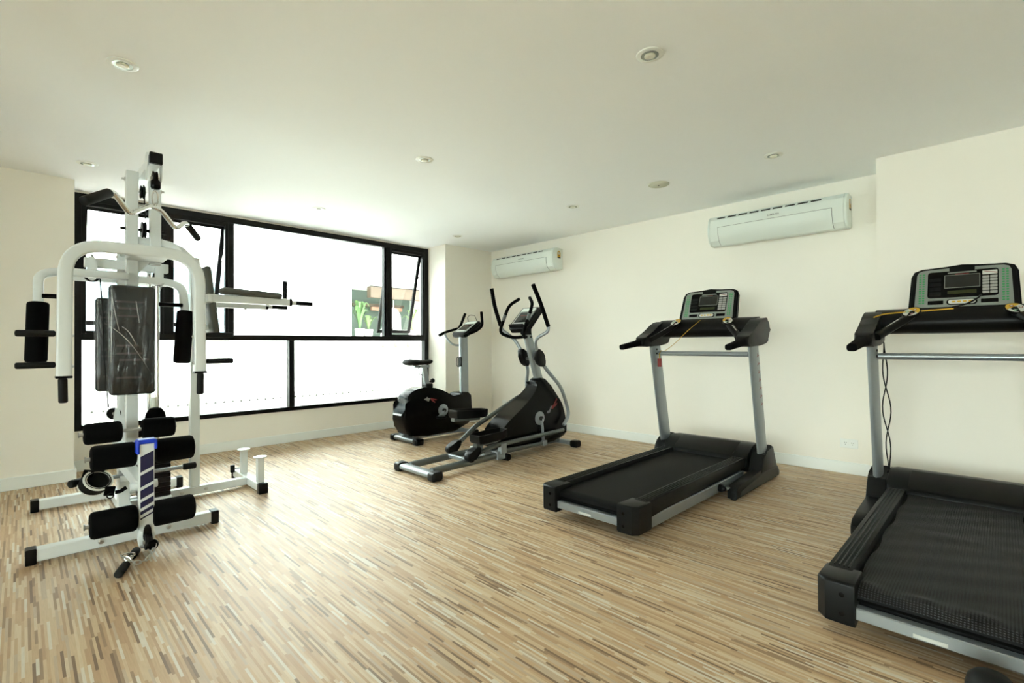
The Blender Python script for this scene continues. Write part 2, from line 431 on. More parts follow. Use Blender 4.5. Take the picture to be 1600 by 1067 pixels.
# ------------------------------------------------------------------ outside
struct('terrace', (-14, 16, YW + .22, 16, -.5, -.3), 'concrete_white', 'bright concrete terrace outside the window')
struct('ground_left', (-16, XL - .22, -12, YW + .2, -.35, -.13), 'paving_grey', 'grey paving outside the glass door')
# picket fence: pale slats with a bolt each, wider grey boards behind them
fen = thing('picket_fence', (2.2, 7.0, -.3), 'low white picket fence with bolted slats outside the window', 'fence')
NS = 58; X0 = -.35
slat_me = board_me = bolt_me = None
def share(name, me, loc, parent):
    o = bpy.data.objects.new(name, me); COL.objects.link(o); o.parent = parent; o.location = Vector(loc) - parent.location
    return o
for k in range(NS):
    x = X0 + k * .0985
    if k == 0:
        bm = new(); prism(bm, [(-.019, -.28), (.019, -.28), (.019, .445), (-.019, .445)], 'y', -.012, .012)
        slat = finish('slat', bm, 'fence_white'); slat_me = slat.data; bpy.data.objects.remove(slat)
        bm = new(); prism(bm, [(-.036, -.28), (.036, -.28), (.036, .44), (-.036, .44)], 'y', -.014, .033)
        bd = finish('board', bm, 'fence_grey'); board_me = bd.data; bpy.data.objects.remove(bd)
        bm = roll(new(), (0, 0, 0), (0, -.008, 0), [(0, .013), (.006, .013), (.008, .009)], 8)
        bt = finish('bolt', bm, 'grey_rubber'); bolt_me = bt.data; bpy.data.objects.remove(bt)
    share('slat', slat_me, (x, 7.0, 0), fen); share('board', board_me, (x + .049, 7.028, 0), fen)
    share('bolt', bolt_me, (x, 6.988, .37), fen)
for z in (.28, -.2): bx('rail', (X0 - .05, X0 + NS * .0985, 7.061, 7.09, z, z + .045), 'fence_white', fen)
for k in range(5): bx('post', (X0 + .1 + k * 1.35, X0 + .17 + k * 1.35, 7.09, 7.15, -.3, .40), 'fence_white', fen)

# low building with a band of blue glazing
bl = thing('glazed_building', (.6, 9.6, -.3), 'low white building with a band of pale blue glass', 'building')
bx('wall', (-1.2, 2.42, 9.02, 10.4, -.3, 1.28), 'render_white', bl, bev=.01); bx('wall', (-1.2, 2.42, 9.12, 10.4, 1.28, 2.30), 'render_white', bl)
bx('roof', (-1.3, 2.5, 8.97, 10.5, 2.30, 2.40), 'render_white', bl)
for k in range(6):
    a = -1.15 + k * .595
    f = bx('glass_panel', (a, a + .57, 9.08, 9.12, 1.285, 2.295), 'blue_glazing', bl)
    for q in range(4): bx('glazing_bar', (a + .01, a + .56, 9.07, 9.08, 1.40 + q * .24, 1.415 + q * .24), 'fence_white', f)

# neighbouring house with an open recess: plants, washing and a row of lanterns
hb = thing('neighbour_house', (6.5, 9.8, -.3), 'white house with an open balcony recess beyond the terrace', 'house')
bx('wall', (4.45, 4.56, 9.0, 11.2, -.3, 3.1), 'render_white', hb); bx('wall', (4.56, 8.6, 9.0, 11.2, -.3, 1.22), 'render_white', hb)
bx('wall', (4.56, 8.6, 9.0, 11.2, 2.30, 3.1), 'render_white', hb); bx('wall', (6.55, 8.6, 9.0, 11.2, 1.22, 2.30), 'render_white', hb)
bx('recess_back', (4.56, 6.55, 10.0, 10.1, 1.22, 2.30), 'recess_paint', hb); bx('recess_shelf', (4.95, 6.2, 9.7, 9.98, 1.93, 1.99), 'dark_wood', hb)
bx('awning_board', (5.0, 6.5, 9.04, 9.2, 2.06, 2.28), 'dark_wood', hb)
bx('lantern_ledge', (5.05, 6.3, 8.86, 9.0, 1.0, 1.03), 'render_white', hb, bev=0)
bx('tile_strip', (5.35, 6.1, 9.62, 9.70, 1.84, 1.92), 'terracotta', hb)
def plant(name, x, y, z, h, nl, m, label):
    t = thing(name, (x, y, z), label, 'plant')
    finish('pot', roll(new(), (x, y, z), (x, y, z + .2), [(0, .07), (.18, .10), (.2, .10), (.2, .085), (.17, .08)], 14), 'linen', t)
    for k in range(nl):
        a = 2 * math.pi * k / nl + random.uniform(-.2, .2); l = h * random.uniform(.6, 1.0); o = random.uniform(.06, .17)
        pts = [(x, y, z + .16), (x + o * .35 * math.cos(a), y + o * .35 * math.sin(a), z + .16 + l * .55),
               (x + o * math.cos(a), y + o * math.sin(a), z + .16 + l * (.8 + .25 * random.random())), (x + o * 1.5 * math.cos(a), y + o * 1.5 * math.sin(a), z + .16 + l * .75)]
        pts = fillet(pts, .2, 3)
        finish('leaf', sweep(new(), pts, [(-.022, 0), (0, .004), (.022, 0), (0, -.003)], (.01, .02, 1), scale=[.5 + 1.0 * math.sin(math.pi * (i + .6) / (len(pts) + .2)) for i in range(len(pts))]), m, t)
plant('potted_palm', 4.90, 9.32, 1.223, .75, 16, 'leaf_green', 'green potted palm at the edge of the balcony recess')
plant('potted_shrub', 5.25, 9.6, 1.223, .42, 12, 'leaf_pale', 'pale leafy potted shrub next to the palm')
plant('potted_fern', 6.2, 9.36, 1.223, .6, 18, 'leaf_pale', 'bushy potted fern behind the tilted window sash')
sh = thing('hanging_shirt', (5.62, 9.3, 1.25), 'pale pink shirt hung up in the balcony recess', 'shirt')
finish('shirt_cloth', prism(new(), [(5.36, 1.24), (5.42, 1.5), (5.52, 1.78), (5.60, 1.86), (5.68, 1.88), (5.76, 1.86), (5.84, 1.74), (5.86, 1.42), (5.66, 1.36), (5.50, 1.40)], 'y', 9.27, 9.33, .015), 'linen', sh)
finish('hanger', sweep(new(), [(5.52, 9.30, 1.80), (5.68, 9.30, 1.90), (5.68, 9.30, 2.06)], circ(.006, 6), (0, 1, 0)), 'steel', sh)
for k, x in enumerate((5.22, 5.52, 5.82, 6.12)):
    ln = finish('lantern', roll(new(), (x, 8.93, 1.038), (x, 8.93, 1.16), [(0, .03), (.02, .048), (.06, .055), (.10, .048), (.12, .03)], 12), 'lantern_yellow', hb)
    finish('lantern_foot', roll(new(), (x, 8.93, 1.03), (x, 8.93, 1.05), [(0, .03), (.01, .03)], 12), 'steel', ln)
# ------------------------------------------------------------------ ceiling and wall fittings
def downlight(x, y, where):
    t = thing('downlight', (x, y, CEIL), 'round white recessed ceiling downlight ' + where, 'downlight', 'recessed downlights in the ceiling')
    z = CEIL
    bm = roll(new(), (x, y, z + .0005), (x, y, z - .02), [(0, .063), (.004, .062), (.007, .055), (.0075, .042), (.0045, .0405), (.001, .040)], 28)
    finish('trim_ring', bm, 'white_plastic', t)
    bm = new()
    roll(bm, (x, y, z - .0055), (x, y, z - .03), [(0, .0405), (.0006, .0405)], 24)
    finish('reflector', bm, 'lamp_reflector', t)
    finish('bulb', roll(new(), (x, y, z - .006), (x, y, z - .03), [(0, .026), (.004, .026), (.006, .022), (.007, .010), (.0055, .004)], 20), 'lamp_bulb', t)
for x, y, where in ((.34, 2.97, 'in front of the multi-gym'), (.34, 4.77, 'close to the pier left of the window'), (2.075, 1.155, 'standing alone far from window and walls'),
                    (2.075, 2.97, 'out in the middle between gym and speaker'), (2.075, 4.77, 'just inside the middle of the window'),
                    (3.82, 1.155, 'beside the air conditioner above the treadmill'), (3.82, 2.97, 'between speaker and corner air conditioner'),
                    (3.82, 4.77, 'close to the pier beside the corner air conditioner')):
    downlight(x, y, where)
sp = thing('ceiling_speaker', (3.815, 2.05, CEIL), 'flat round ceiling speaker with a fine grille and dark centre dot', 'speaker')
finish('speaker_rim', roll(new(), (3.815, 2.05, CEIL + .0005), (3.815, 2.05, CEIL - .02), [(0, .088), (.006, .086), (.009, .08), (.008, .074)], 32), 'speaker_grille', sp)
finish('grille', roll(new(), (3.815, 2.05, CEIL - .006), (3.815, 2.05, CEIL - .02), [(0, .074), (.003, .070), (.0045, .03)], 28), 'speaker_grille', sp)
finish('indicator', roll(new(), (3.815, 2.05, CEIL - .0098), (3.815, 2.05, CEIL - .02), [(0, .008), (.003, .006)], 12), 'dark_print_hole_shade', sp)

def air_conditioner(y0, y1, label):
    z0 = 2.015; t = thing('air_conditioner', (XR, (y0 + y1) / 2, z0), label, 'air conditioner')
    X = lambda d: XR - d
    prof = [(0, .02), (0, .275), (.115, .282), (.155, .272), (.188, .235), (.206, .16), (.203, .10), (.178, .04), (.13, .004), (.06, 0)]
    # the body is hollowed out behind the intake along its upper front edge
    hollow = [(0, .02), (0, .275), (.115, .282), (.115, .228), (.150, .205), (.188, .235), (.206, .16), (.203, .10), (.178, .04), (.13, .004), (.06, 0)]
    bm = prism(new(), [(X(d), z0 + z) for d, z in hollow], 'y', y0 + .022, y1 - .022, 0)
    finish('casing', bm, 'ac_white', t, angle=30)
    for a, b in ((y0, y0 + .022), (y1 - .022, y1)):
        s = 1 if a == y0 else 0
        e = pr('end_cap', [(X(d), z0 + z) for d, z in prof], 'y', a, b, 'ac_white', t, bev=.006)
        if s:
            st = finish('energy_sticker', box(new(), X(.105), X(.045), a - .0012, a, z0 + .15, z0 + .215), 'yellow_print', e)
            finish('sticker_arch', roll(new(), (X(.075), a + .0002, z0 + .215), (X(.075), a - .02, z0 + .215), [(0, .028), (.0012, .028)], 20), 'yellow_print', e)
            finish('sticker_band', box(new(), X(.104), X(.046), a - .0018, a - .0013, z0 + .15, z0 + .165), 'dark_print_hole_shade', e)
            finish('sticker_dial', roll(new(), (X(.075), a - .0012, z0 + .212), (X(.075), a - .02, z0 + .212), [(0, .017), (.0006, .017)], 16), 'white_print', e)
            finish('sticker_mark', box(new(), X(.09), X(.06), a - .0018, a - .0013, z0 + .182, z0 + .188), 'red_print', e)
    # intake grille: an outer skin with real gaps over the hollow, a grey filter sheet behind it
    L = y1 - y0; w = (L - .24) / 9; ya, yb = y0 + .022, y1 - .022
    fp_ = [(.117, .272), (.150, .264), (.182, .229)]; fq_ = [(.178, .227), (.148, .260), (.117, .268)]
    finish('air_filter', prism(new(), [(X(d), z0 + z) for d, z in fp_ + fq_], 'y', ya, yb), 'filter_mesh', t)
    def skin(p, q, f0, f1, c0, c1):
        P_, Q_ = Vector((X(p[0]), 0, z0 + p[1])), Vector((X(q[0]), 0, z0 + q[1])); n = Vector((P_.z - Q_.z, 0, Q_.x - P_.x)).normalized()
        if n.z > 0: n = -n
        A, B = P_.lerp(Q_, f0), P_.lerp(Q_, f1)
        prism(bm, [(A.x, A.z), (B.x, B.z), (B.x + n.x * .003, B.z + n.z * .003), (A.x + n.x * .003, A.z + n.z * .003)], 'y', c0, c1)
    bm = new()
    for p, q, s0, s1, sh, f in (((.115, .282), (.155, .272), .16, .84, 0, .88), ((.155, .272), (.188, .235), .18, .72, .02, .80)):
        skin(p, q, 0, s0, ya, yb); skin(p, q, s1, 1, ya, yb)
        last = ya
        for k in range(9):
            a = y0 + .16 + k * w + sh
            skin(p, q, s0, s1, last, a); last = a + w * f
        skin(p, q, s0, s1, last, yb)
    finish('intake_grille', bm, 'ac_white', t)
    # outlet flap outlined by a fine dark joint
    fl = [(.2072, .16), (.2058, .10), (.1805, .038), (.132, .001)]
    bm = new()
    rows = [[bm.verts.new((X(d + .0015), yy, z0 + z)) for d, z in fl] for yy in (y0 + .10, y1 - .10)]
    for i in range(3): bm.faces.new((rows[0][i], rows[0][i + 1], rows[1][i + 1], rows[1][i]))
    finish('outlet_flap', bm, 'ac_white', t)
    for yy in (y0 + .099, y1 - .101):
        finish('flap_joint', sweep(new(), [(X(d + .0015), yy, z0 + z) for d, z in fl], rrect(.003, .002, .0005, 2), (0, 1, 0)), 'grey_rubber', t)
    finish('flap_joint', box(new(), X(.2095), X(.206), y0 + .099, y1 - .099, z0 + .160, z0 + .1625), 'grey_rubber', t)
    n = Vector((-.97, 0, .24)).normalized(); right = Vector((0, -1, 0)); up = n.cross(right)
    mw = Matrix((right, up, n)).transposed().to_4x4(); mw.translation = Vector((X(.2015), (y0 + y1) / 2 - .02, z0 + .193)) + n * .0025
    letters('maker_name', 'SAMSUNG', .021, 'grey_rubber', t, mw)
air_conditioner(3.93, 5.05, 'white wall-mounted air conditioner in the corner by the pier')
air_conditioner(.87, 1.99, 'white wall-mounted air conditioner above the treadmill')

def outlet(y, z, w, h, label, holes):
    t = thing('wall_outlet', (XR, y, z), label, 'outlet')
    bx('cover_plate', (XR - .007, XR, y - w / 2, y + w / 2, z - h / 2, z + h / 2), 'white_plastic', t, bev=.003)
    if holes:
        for s in (-1, 1):
            f = bx('socket', (XR - .009, XR - .006, y + s * .024 - .017, y + s * .024 + .017, z - .02, z + .02), 'white_plastic', t)
            for (a, b) in ((-.006, .007), (.006, .007), (0, -.008)):
                finish('socket_hole_shade', roll(new(), (XR - .0088, y + s * .024 + a, z + b), (XR - .02, y + s * .024 + a, z + b), [(0, .003), (.0006, .003)], 8), 'dark_print_hole_shade', f)  # dark disc on the socket face paints the shade inside a pin hole
    else:
        for s in (-1, 0, 1): bx('rocker', (XR - .010, XR - .006, y + s * .026 - .011, y + s * .026 + .011, z - .022, z + .022), 'white_plastic', t)
outlet(.905, .25, .125, .075, 'white double socket low on the wall beside the treadmill', True)
outlet(5.0, .265, .09, .06, 'white switch plate low on the wall in the far corner', False)
mat('red_faded', (.26, .07, .06), .5)
# ------------------------------------------------------------------ treadmills (rear at x, middle line at y; walking direction +x)
def treadmill(x, yc, label, belt, near):
    t = thing('treadmill', (x, yc, 0), label, 'treadmill', 'treadmills facing the right wall')
    Y = lambda s: yc + s
    # running deck
    pr('deck', [(x + .06, .10), (x + .06, .155), (x + 1.62, .165), (x + 1.62, .07), (x + .5, .07)], 'y', Y(-.30), Y(.30), 'black_plastic', t)
    bm = new()
    pts = [(x + .045, .125), (x + .035, .14), (x + .04, .158), (x + .06, .168), (x + .09, .171), (x + 1.60, .181), (x + 1.60, .177), (x + .10, .166), (x + .07, .15), (x + .06, .12)]
    prism(bm, pts, 'y', Y(-.243), Y(.243))
    b = finish('running_belt', bm, 'belt_rubber', t)
    for s in (-1, 1):
        a, c = sorted((Y(s * .248), Y(s * .335)))
        r = bm = None
        rail = pr('side_rail', [(x + .10, .10), (x + .10, .195), (x + .12, .203), (x + 1.56, .208), (x + 1.60, .20), (x + 1.60, .13), (x + .3, .118)], 'y', a, c, 'charcoal_plastic', t, bev=.006)
        for q in range(4):
            yy = a + .016 + q * .016
            bx('tread_ridge', (x + .14, x + 1.54, yy, yy + .006, .2045, .2095), 'black_plastic', rail, bev=.001, rot=Matrix.Rotation(math.radians(-.2), 3, 'Y'))
        d0, d1 = sorted((Y(s * .30), Y(s * .332)))
        bx('side_beam', (x + .12, x + 1.56, d0, d1, .045, .112), 'silver_paint', t, bev=.004)
        # rear corner cap
        o0, o1 = sorted((Y(s * .222), Y(s * .345)))
        cap = [(x - .012, o0), (x - .012, o1 - (.03 if s > 0 else 0)), (x + .02, o1), (x + .15, o1), (x + .15, o0), (x, o0)] if s > 0 else \
              [(x + .15, o0), (x + .02, o0), (x - .012, o0 + .03), (x - .012, o1), (x, o1), (x + .15, o1)]
        cp = finish('rear_cap', prism(new(), cap, 'z', .045, .202, .014, 3), 'charcoal_plastic', t)
        for dz in (.085, .155):
            finish('cap_screw', roll(new(), (x - .0105, Y(s * .262), dz), (x - .02, Y(s * .262), dz), [(0, .009), (.0015, .009), (.002, .006)], 12), 'black_gloss', cp)
        # floor frame with upright bracket
        f0, f1 = sorted((Y(s * .375), Y(s * .445)))
        foot = finish('base_foot', prism(new(), [(x + 1.12, .012), (x + 1.12, .065), (x + 1.16, .098), (x + 1.30, .105), (x + 1.66, .13), (x + 1.98, .10), (x + 2.03, .05), (x + 2.02, .012)], 'y', f0, f1, .012, 2), 'charcoal_plastic', t)
        g = f0 if s < 0 else f1
        finish('base_panel', prism(new(), [(x + 1.17, .022), (x + 1.20, .055), (x + 1.60, .098), (x + 1.95, .088), (x + 1.99, .03)], 'y', g - .002, g + .002), 'grey_rubber', foot)
        for xx in (1.15, 1.99): finish('rubber_foot', roll(new(), (x + xx, (f0 + f1) / 2, 0), (x + xx, (f0 + f1) / 2, .03), [(0, .018), (.004, .021), (.014, .02)], 14), 'dark_rubber', foot)
        br = finish('upright_bracket', prism(new(), [(x + 1.58, .10), (x + 1.63, .20), (x + 1.66, .235), (x + 1.72, .24), (x + 1.82, .285), (x + 1.86, .27), (x + 1.95, .10)], 'y', min(Y(s * .352), Y(s * .452)), max(Y(s * .352), Y(s * .452)), .014, 2), 'charcoal_plastic', t)
        # upright, leaning back towards the runner
        pts = [(x + 1.755, Y(s * .405), .17), (x + 1.56, Y(s * .405), 1.07)]
        up = finish('upright', sweep(new(), pts, [(px, py) for px, py in circ(.026, 20, .082)], (1, 0, 0)), 'silver_paint', t)
        for zz in (1.035, 1.0):
            finish('upright_bolt', roll(new(), (x + 1.545, Y(s * .405 - s * .026), zz), (x + 1.545, Y(s * .405 - s * .04), zz), [(0, .008), (.004, .008), (.005, .005)], 10), 'black_gloss', up)
        # side arm with long grip
        a0, a1 = sorted((Y(s * .365), Y(s * .455)))
        arm = [(x + 1.80, 1.25), (x + 1.72, 1.285), (x + 1.60, 1.265), (x + 1.47, 1.19), (x + 1.36, 1.145), (x + 1.30, 1.12), (x + 1.30, 1.055), (x + 1.44, 1.062), (x + 1.58, 1.065), (x + 1.74, 1.09), (x + 1.80, 1.15)]
        finish('side_arm', prism(new(), smooth_poly(arm, 2), 'y', a0, a1, .028, 3), 'black_plastic', t, angle=60)
        finish('hand_grip', sweep(new(), [(x + 1.40, Y(s * .412), 1.10), (x + 1.28, Y(s * .414), 1.086), (x + 1.06, Y(s * .418), 1.056)], rrect(.06, .05, .018, 4), (0, 0, 1), scale=[1.15, 1.0, .82]), 'black_foam', t)
        # keypad stalk
        st = finish('keypad_stalk', sweep(new(), fillet([(x + 1.40, Y(s * .36), 1.115), (x + 1.46, Y(s * .33), 1.145), (x + 1.56, Y(s * .235), 1.225), (x + 1.585, Y(s * .21), 1.255)], .05, 4), rrect(.05, .04, .014, 4), (0, 0, 1)), 'black_plastic', t)
        c0 = Vector((x + 1.572, Y(s * .215), 1.262)); n = Vector((-.62, 0, .78)).normalized(); d = Vector((.55, -s * .70, .45)); d = (d - n * d.dot(n)).normalized(); w = n.cross(d)
        def oval(k, h, m, nm, par, l, wd, e=0.0, lo=-1, hi=1):
            bm = new(); ring = [c0 + d * (l * math.cos(q * math.pi / 12)) + w * (wd * math.sin(q * math.pi / 12)) for q in range(24) if lo - 1e-6 <= math.cos(q * math.pi / 12) <= hi + 1e-6]
            A = [bm.verts.new(p + n * e) for p in ring]; B = [bm.verts.new(p + n * (e + h)) for p in ring]
            bm.faces.new(A); bm.faces.new(B[::-1])
            for q in range(len(A)): bm.faces.new((A[q], A[(q + 1) % len(A)], B[(q + 1) % len(A)], B[q]))
            return finish(nm, bm, m, par)
        kp = oval(0, .014, 'black_plastic', 'keypad', t, .050, .040, -.012)
        oval(0, .0015, 'white_print', 'keypad_face', kp, .044, .033, .0015)
        oval(0, .0015, 'yellow_print', 'keypad_face', kp, .044, .033, .0031, lo=.05)
        for (aa, bb, mm) in ((.022, .0, 'red_print'), (-.014, .014, 'green_print'), (-.012, -.015, 'red_print')):
            p = c0 + d * aa + w * bb + n * .0045
            k = finish('key', roll(new(), p, p + n, [(0, .0085), (.0012, .0085)], 14), mm, kp)
            finish('key_face', roll(new(), p + n * .0012, p + n, [(0, .0052), (.0005, .0052)], 12), 'white_print', kp)
        p0 = Vector((x + 1.47, Y(s * .322), 1.172))
        finish('pulse_plate', sweep(new(), [p0, p0 + Vector((.06, -s * .055, .048))], rrect(.014, .006, .002, 3), (0, 0, 1)), 'steel', st)
    # pod between the arms
    pod = [(x + 1.60, 1.165), (x + 1.585, 1.205), (x + 1.61, 1.25), (x + 1.66, 1.285), (x + 1.76, 1.295), (x + 1.82, 1.24), (x + 1.80, 1.17), (x + 1.70, 1.135), (x + 1.64, 1.135)]
    finish('console_pod', prism(new(), smooth_poly(pod, 2), 'y', Y(-.40), Y(.40), .02, 3), 'black_plastic', t, angle=50)
    # console panel
    th = math.radians(20)
    O = Vector((x + 1.665, yc, 1.265)); U = Vector((0, -1, 0)); V = Vector((math.sin(th), 0, math.cos(th))); N_ = Vector((-math.cos(th), 0, math.sin(th)))
    def plate(nm, poly, e0, e1, m, par, bev=0.0, seg=2):
        bm = new(); A = [bm.verts.new(O + U * a + V * c + N_ * e0) for a, c in poly]; B = [bm.verts.new(O + U * a + V * c + N_ * e1) for a, c in poly]
        f0 = bm.faces.new(A); f1 = bm.faces.new(B[::-1]); k = len(poly)
        for i in range(k): bm.faces.new((A[i], B[i], B[(i + 1) % k], A[(i + 1) % k]))
        if bev: bmesh.ops.bevel(bm, geom=list(f1.edges) + list(f0.edges), offset=bev, segments=seg, affect='EDGES')
        return finish(nm, bm, m, par)
    def rr(a0, a1, c0, c1, r=.004):
        return [((a0 + a1) / 2 + p, (c0 + c1) / 2 + q) for p, q in rrect(a1 - a0, c1 - c0, r, 4)]
    def trap(wb, wt, c0, c1, r):
        P = [(-wb, c0), (-wt, c1 - r), (-wt + r * .3, c1 - r * .3), (-wt + r, c1), (0, c1 + .008), (wt - r, c1), (wt - r * .3, c1 - r * .3), (wt, c1 - r), (wb, c0)]
        return P
    con = plate('console', trap(.243, .232, -.005, .285, .05), -.05, .0, 'black_plastic', t, bev=.012, seg=3)
    plate('face_plate', trap(.212, .203, .025, .268, .03), .0, .003, 'console_grey', con)
    plate('display_panel', rr(-.152, .152, .083, .252, .014), .003, .0045, 'black_gloss', con)
    plate('book_ledge', rr(-.055, .055, .243, .278, .006), .003, .014, 'black_plastic', con)
    plate('ledge_trim', rr(-.062, .062, .236, .2425, .002), .0045, .008, 'console_grey', con)
    plate('screen_bezel', rr(-.077, .077, .142, .226, .003), .0046, .0058, 'console_grey', con)
    plate('screen', rr(-.074, .074, .145, .223, .002), .0058, .0066, 'lcd_dark', con)
    plate('message_strip', rr(-.062, .062, .104, .126, .002), .0046, .0056, 'lcd_olive', con)
    plate('red_print', rr(-.03, .03, .2285, .232, .001), .0046, .005, 'red_print', con)
    plate('start_button', rr(-.066, .066, .036, .070, .016), .003, .0075, 'black_gloss', con)
    plate('start_button', rr(-.059, .059, .040, .066, .013), .0075, .010, 'white_print', con)
    for k in range(4): plate('button_mark', rr(-.043 + k * .024, -.027 + k * .024, .048, .058, .004), .010, .0106, 'yellow_print', con)
    for s in (-1, 1): plate('pocket', rr(s * .115 - .035, s * .115 + .035, .042, .066, .003), .003, .0038, 'black_gloss', con)
    for s in (-1, 1):
        for k in range(13):
            for q in (-1, 1): plate('speed_key', rr(s * .179 + q * .008 - .0055, s * .179 + q * .008 + .0055, .050 + k * .0155, .059 + k * .0155, .003), .003, .0045, 'green_print', con)
    for k in range(6):
        for q in (0, 1): plate('program_key', rr(.086 + q * .032, .115 + q * .032, .098 + k * .019, .113 + k * .019, .002), .0046, .006, 'key_grey', con)
    plate('program_sticker', rr(.086, .147, .216, .240, .002), .0046, .0056, 'white_print', con)
    plate('sticker_slash', [(.090, .236), (.096, .238), (.146, .224), (.146, .220)], .0056, .0062, 'red_print', con)
    for k in range(4): plate('print_block', rr(-.146, -.092, .100 + k * .030, .121 + k * .030, .002), .0046, .0052, 'charcoal_plastic', con)
    # motor hood
    hood = [(x + 1.56, .195), (x + 1.60, .225), (x + 1.68, .268), (x + 1.76, .290), (x + 1.86, .285), (x + 1.96, .235), (x + 2.0, .15), (x + 1.98, .075), (x + 1.58, .075)]
    hd = finish('motor_hood', prism(new(), smooth_poly(hood, 1), 'y', Y(-.345), Y(.345), .03, 3), 'charcoal_plastic', t, angle=50)
    inset = [(x + 1.572, .2155), (x + 1.60, .232), (x + 1.68, .2725), (x + 1.75, .291), (x + 1.75, .286), (x + 1.68, .266), (x + 1.60, .222)]
    finish('hood_inset', prism(new(), inset, 'y', Y(-.24), Y(.24), .002), 'black_plastic', hd)
    # crossbar, rear bar, wheels
    tube('crossbar', [(x + 1.575, Y(-.40), 1.0), (x + 1.575, Y(.40), 1.0)], .019, 'silver_paint', t, n=16)
    rb = bx('rear_bar', (x + .012, x + .055, Y(-.23), Y(.23), .068, .112), 'silver_paint', t, bev=.004)
    finish('bar_sticker', box(new(), x + .0105, x + .012, Y(-.03), Y(.06), .075, .087), 'white_print', rb)
    for s in (-1, 1):
        drum('support_wheel', (x + .38, Y(s * .25) - .03, .036), (x + .38, Y(s * .25) + .03, .036), .036, 'black_plastic', t, .006)
        bx('wheel_bracket', (x + .345, x + .415, Y(s * .25) - .036, Y(s * .25) + .036, .040, .075), 'black_plastic', t)
        tube('fold_axle', [(x + 1.10, Y(s * .30), .075), (x + 1.16, Y(s * .41), .07)], .014, 'silver_dark', t)
        finish('fold_knob', roll(new(), (x + 1.10, Y(s * .325), .078), (x + 1.10, Y(s * .385), .078), [(0, .02), (.004, .026), (.03, .026), (.034, .018), (.05, .014)], 18), 'charcoal_plastic', t)
    return t, Y
TX, TY = 2.335, 1.735
t1, Y1 = treadmill(TX, TY, 'silver and black treadmill with bare black belt facing the wall', 'belt_rubber', False)
# red brand lettering down the outer face of one upright: slanted strokes
up1 = [o for o in t1.children if o.name.startswith('upright') and 'bracket' not in o.name][0]
for k in range(7):
    f = .07 + k * .062; zc = 1.06 - f; xc = TX + 1.570 + .195 * f / .9
    o_ = [(xc - .020, zc - .012), (xc + .020, zc + .002), (xc + .020, zc + .008), (xc - .004, zc + .0), (xc - .006, zc + .016), (xc - .011, zc + .015), (xc - .010, zc - .003), (xc - .020, zc - .006)]
    finish('red_lettering', prism(new(), o_, 'y', TY - .4318, TY - .4295), 'red_faded', up1)
# safety key on a yellow cord
def part_group(name, loc, parent, label):
    o = bpy.data.objects.new(name, None); COL.objects.link(o); o.parent = parent; o.location = Vector(loc) - parent.location; o.empty_display_size = .05
    o['label'] = label; return o
sk = part_group('safety_key', (TX + 1.58, TY + .355, .93), t1, 'red safety key on a thin yellow cord')
pts = fillet([(TX + 1.61, TY + .02, 1.275), (TX + 1.57, TY + .10, 1.20), (TX + 1.55, TY + .22, 1.08), (TX + 1.553, TY + .31, 1.018), (TX + 1.575, TY + .352, 1.024)], .06, 5)
tube('cord', pts, .0022, 'yellow_cord', sk, n=6)
tube('cord', [(TX + 1.575, TY + .352, 1.024), (TX + 1.548, TY + .355, 1.0), (TX + 1.550, TY + .355, .955)], .004, 'yellow_cord', sk, n=6)
bx('key_tag', (TX + 1.542, TX + 1.556, TY + .338, TY + .372, .885, .955), 'red_print', sk, bev=.003)

NX, NY = 2.145, .165
t2, Y2 = treadmill(NX, NY, 'silver and black treadmill with a belt covered in dark netting', 'belt_netting', True)
# loose netting laid over the second belt, with a rolled hem at the rear
bm = new(); nx, ny = 60, 24; G = []
for i in range(nx + 1):
    u = i / nx; row = []
    for j in range(ny + 1):
        v = j / ny * 2 - 1
        xx = NX + .030 + u * 1.552; z = .1745 + u * .0105
        hem = max(0, 1 - abs(u - .035) / .03); z += hem * (.007 + .005 * math.sin(v * 9)) + .0012 * math.sin(u * 60 + v * 5)
        if .50 < u < .58: z += .0025 * math.sin((u - .5) / .08 * math.pi)
        if u < .012: z -= .024; xx += .002
        if .545 < u < .60: xx += .012 * math.sin(v * 4)
        row.append(bm.verts.new((xx, NY + v * (.236 - .006 * math.sin(u * 23)), z)))
    G.append(row)
for i in range(nx):
    for j in range(ny): bm.faces.new((G[i][j], G[i + 1][j], G[i + 1][j + 1], G[i][j + 1]))
r_ = bmesh.ops.solidify(bm, geom=bm.faces[:], thickness=.001)
nt_ = finish('belt_cover', bm, 'belt_netting', t2); nt_['label'] = 'dark woven netting over the belt'
# loose black wires beside the near upright
wr = part_group('console_cable', (NX + 1.72, Y2(.372), .2), t2, 'twisted pair of thin black cables')
for q in (0, 1):
    pts = []
    for k in range(26):
        f = k / 25; z = 1.085 - f * .835
        sw = .022 * math.sin(f * math.pi * 3.0 + q * math.pi) * math.sin(math.pi * f)
        pts.append((NX + 1.60 + .165 * f - .01 + sw * .3, Y2(.362) - .0 + sw - .012, z))
    tube('wire', pts, .0035, 'black_plastic', wr, n=6)
finish('plug', roll(new(), (NX + 1.762, Y2(.352), .205), (NX + 1.762, Y2(.352), .27), [(0, .012), (.02, .018), (.03, .012), (.045, .016), (.065, .008)], 12), 'black_gloss', wr)
drum('plug_ring', (NX + 1.762, Y2(.352), .228), (NX + 1.762, Y2(.352), .24), .0195, 'steel', wr, .002)
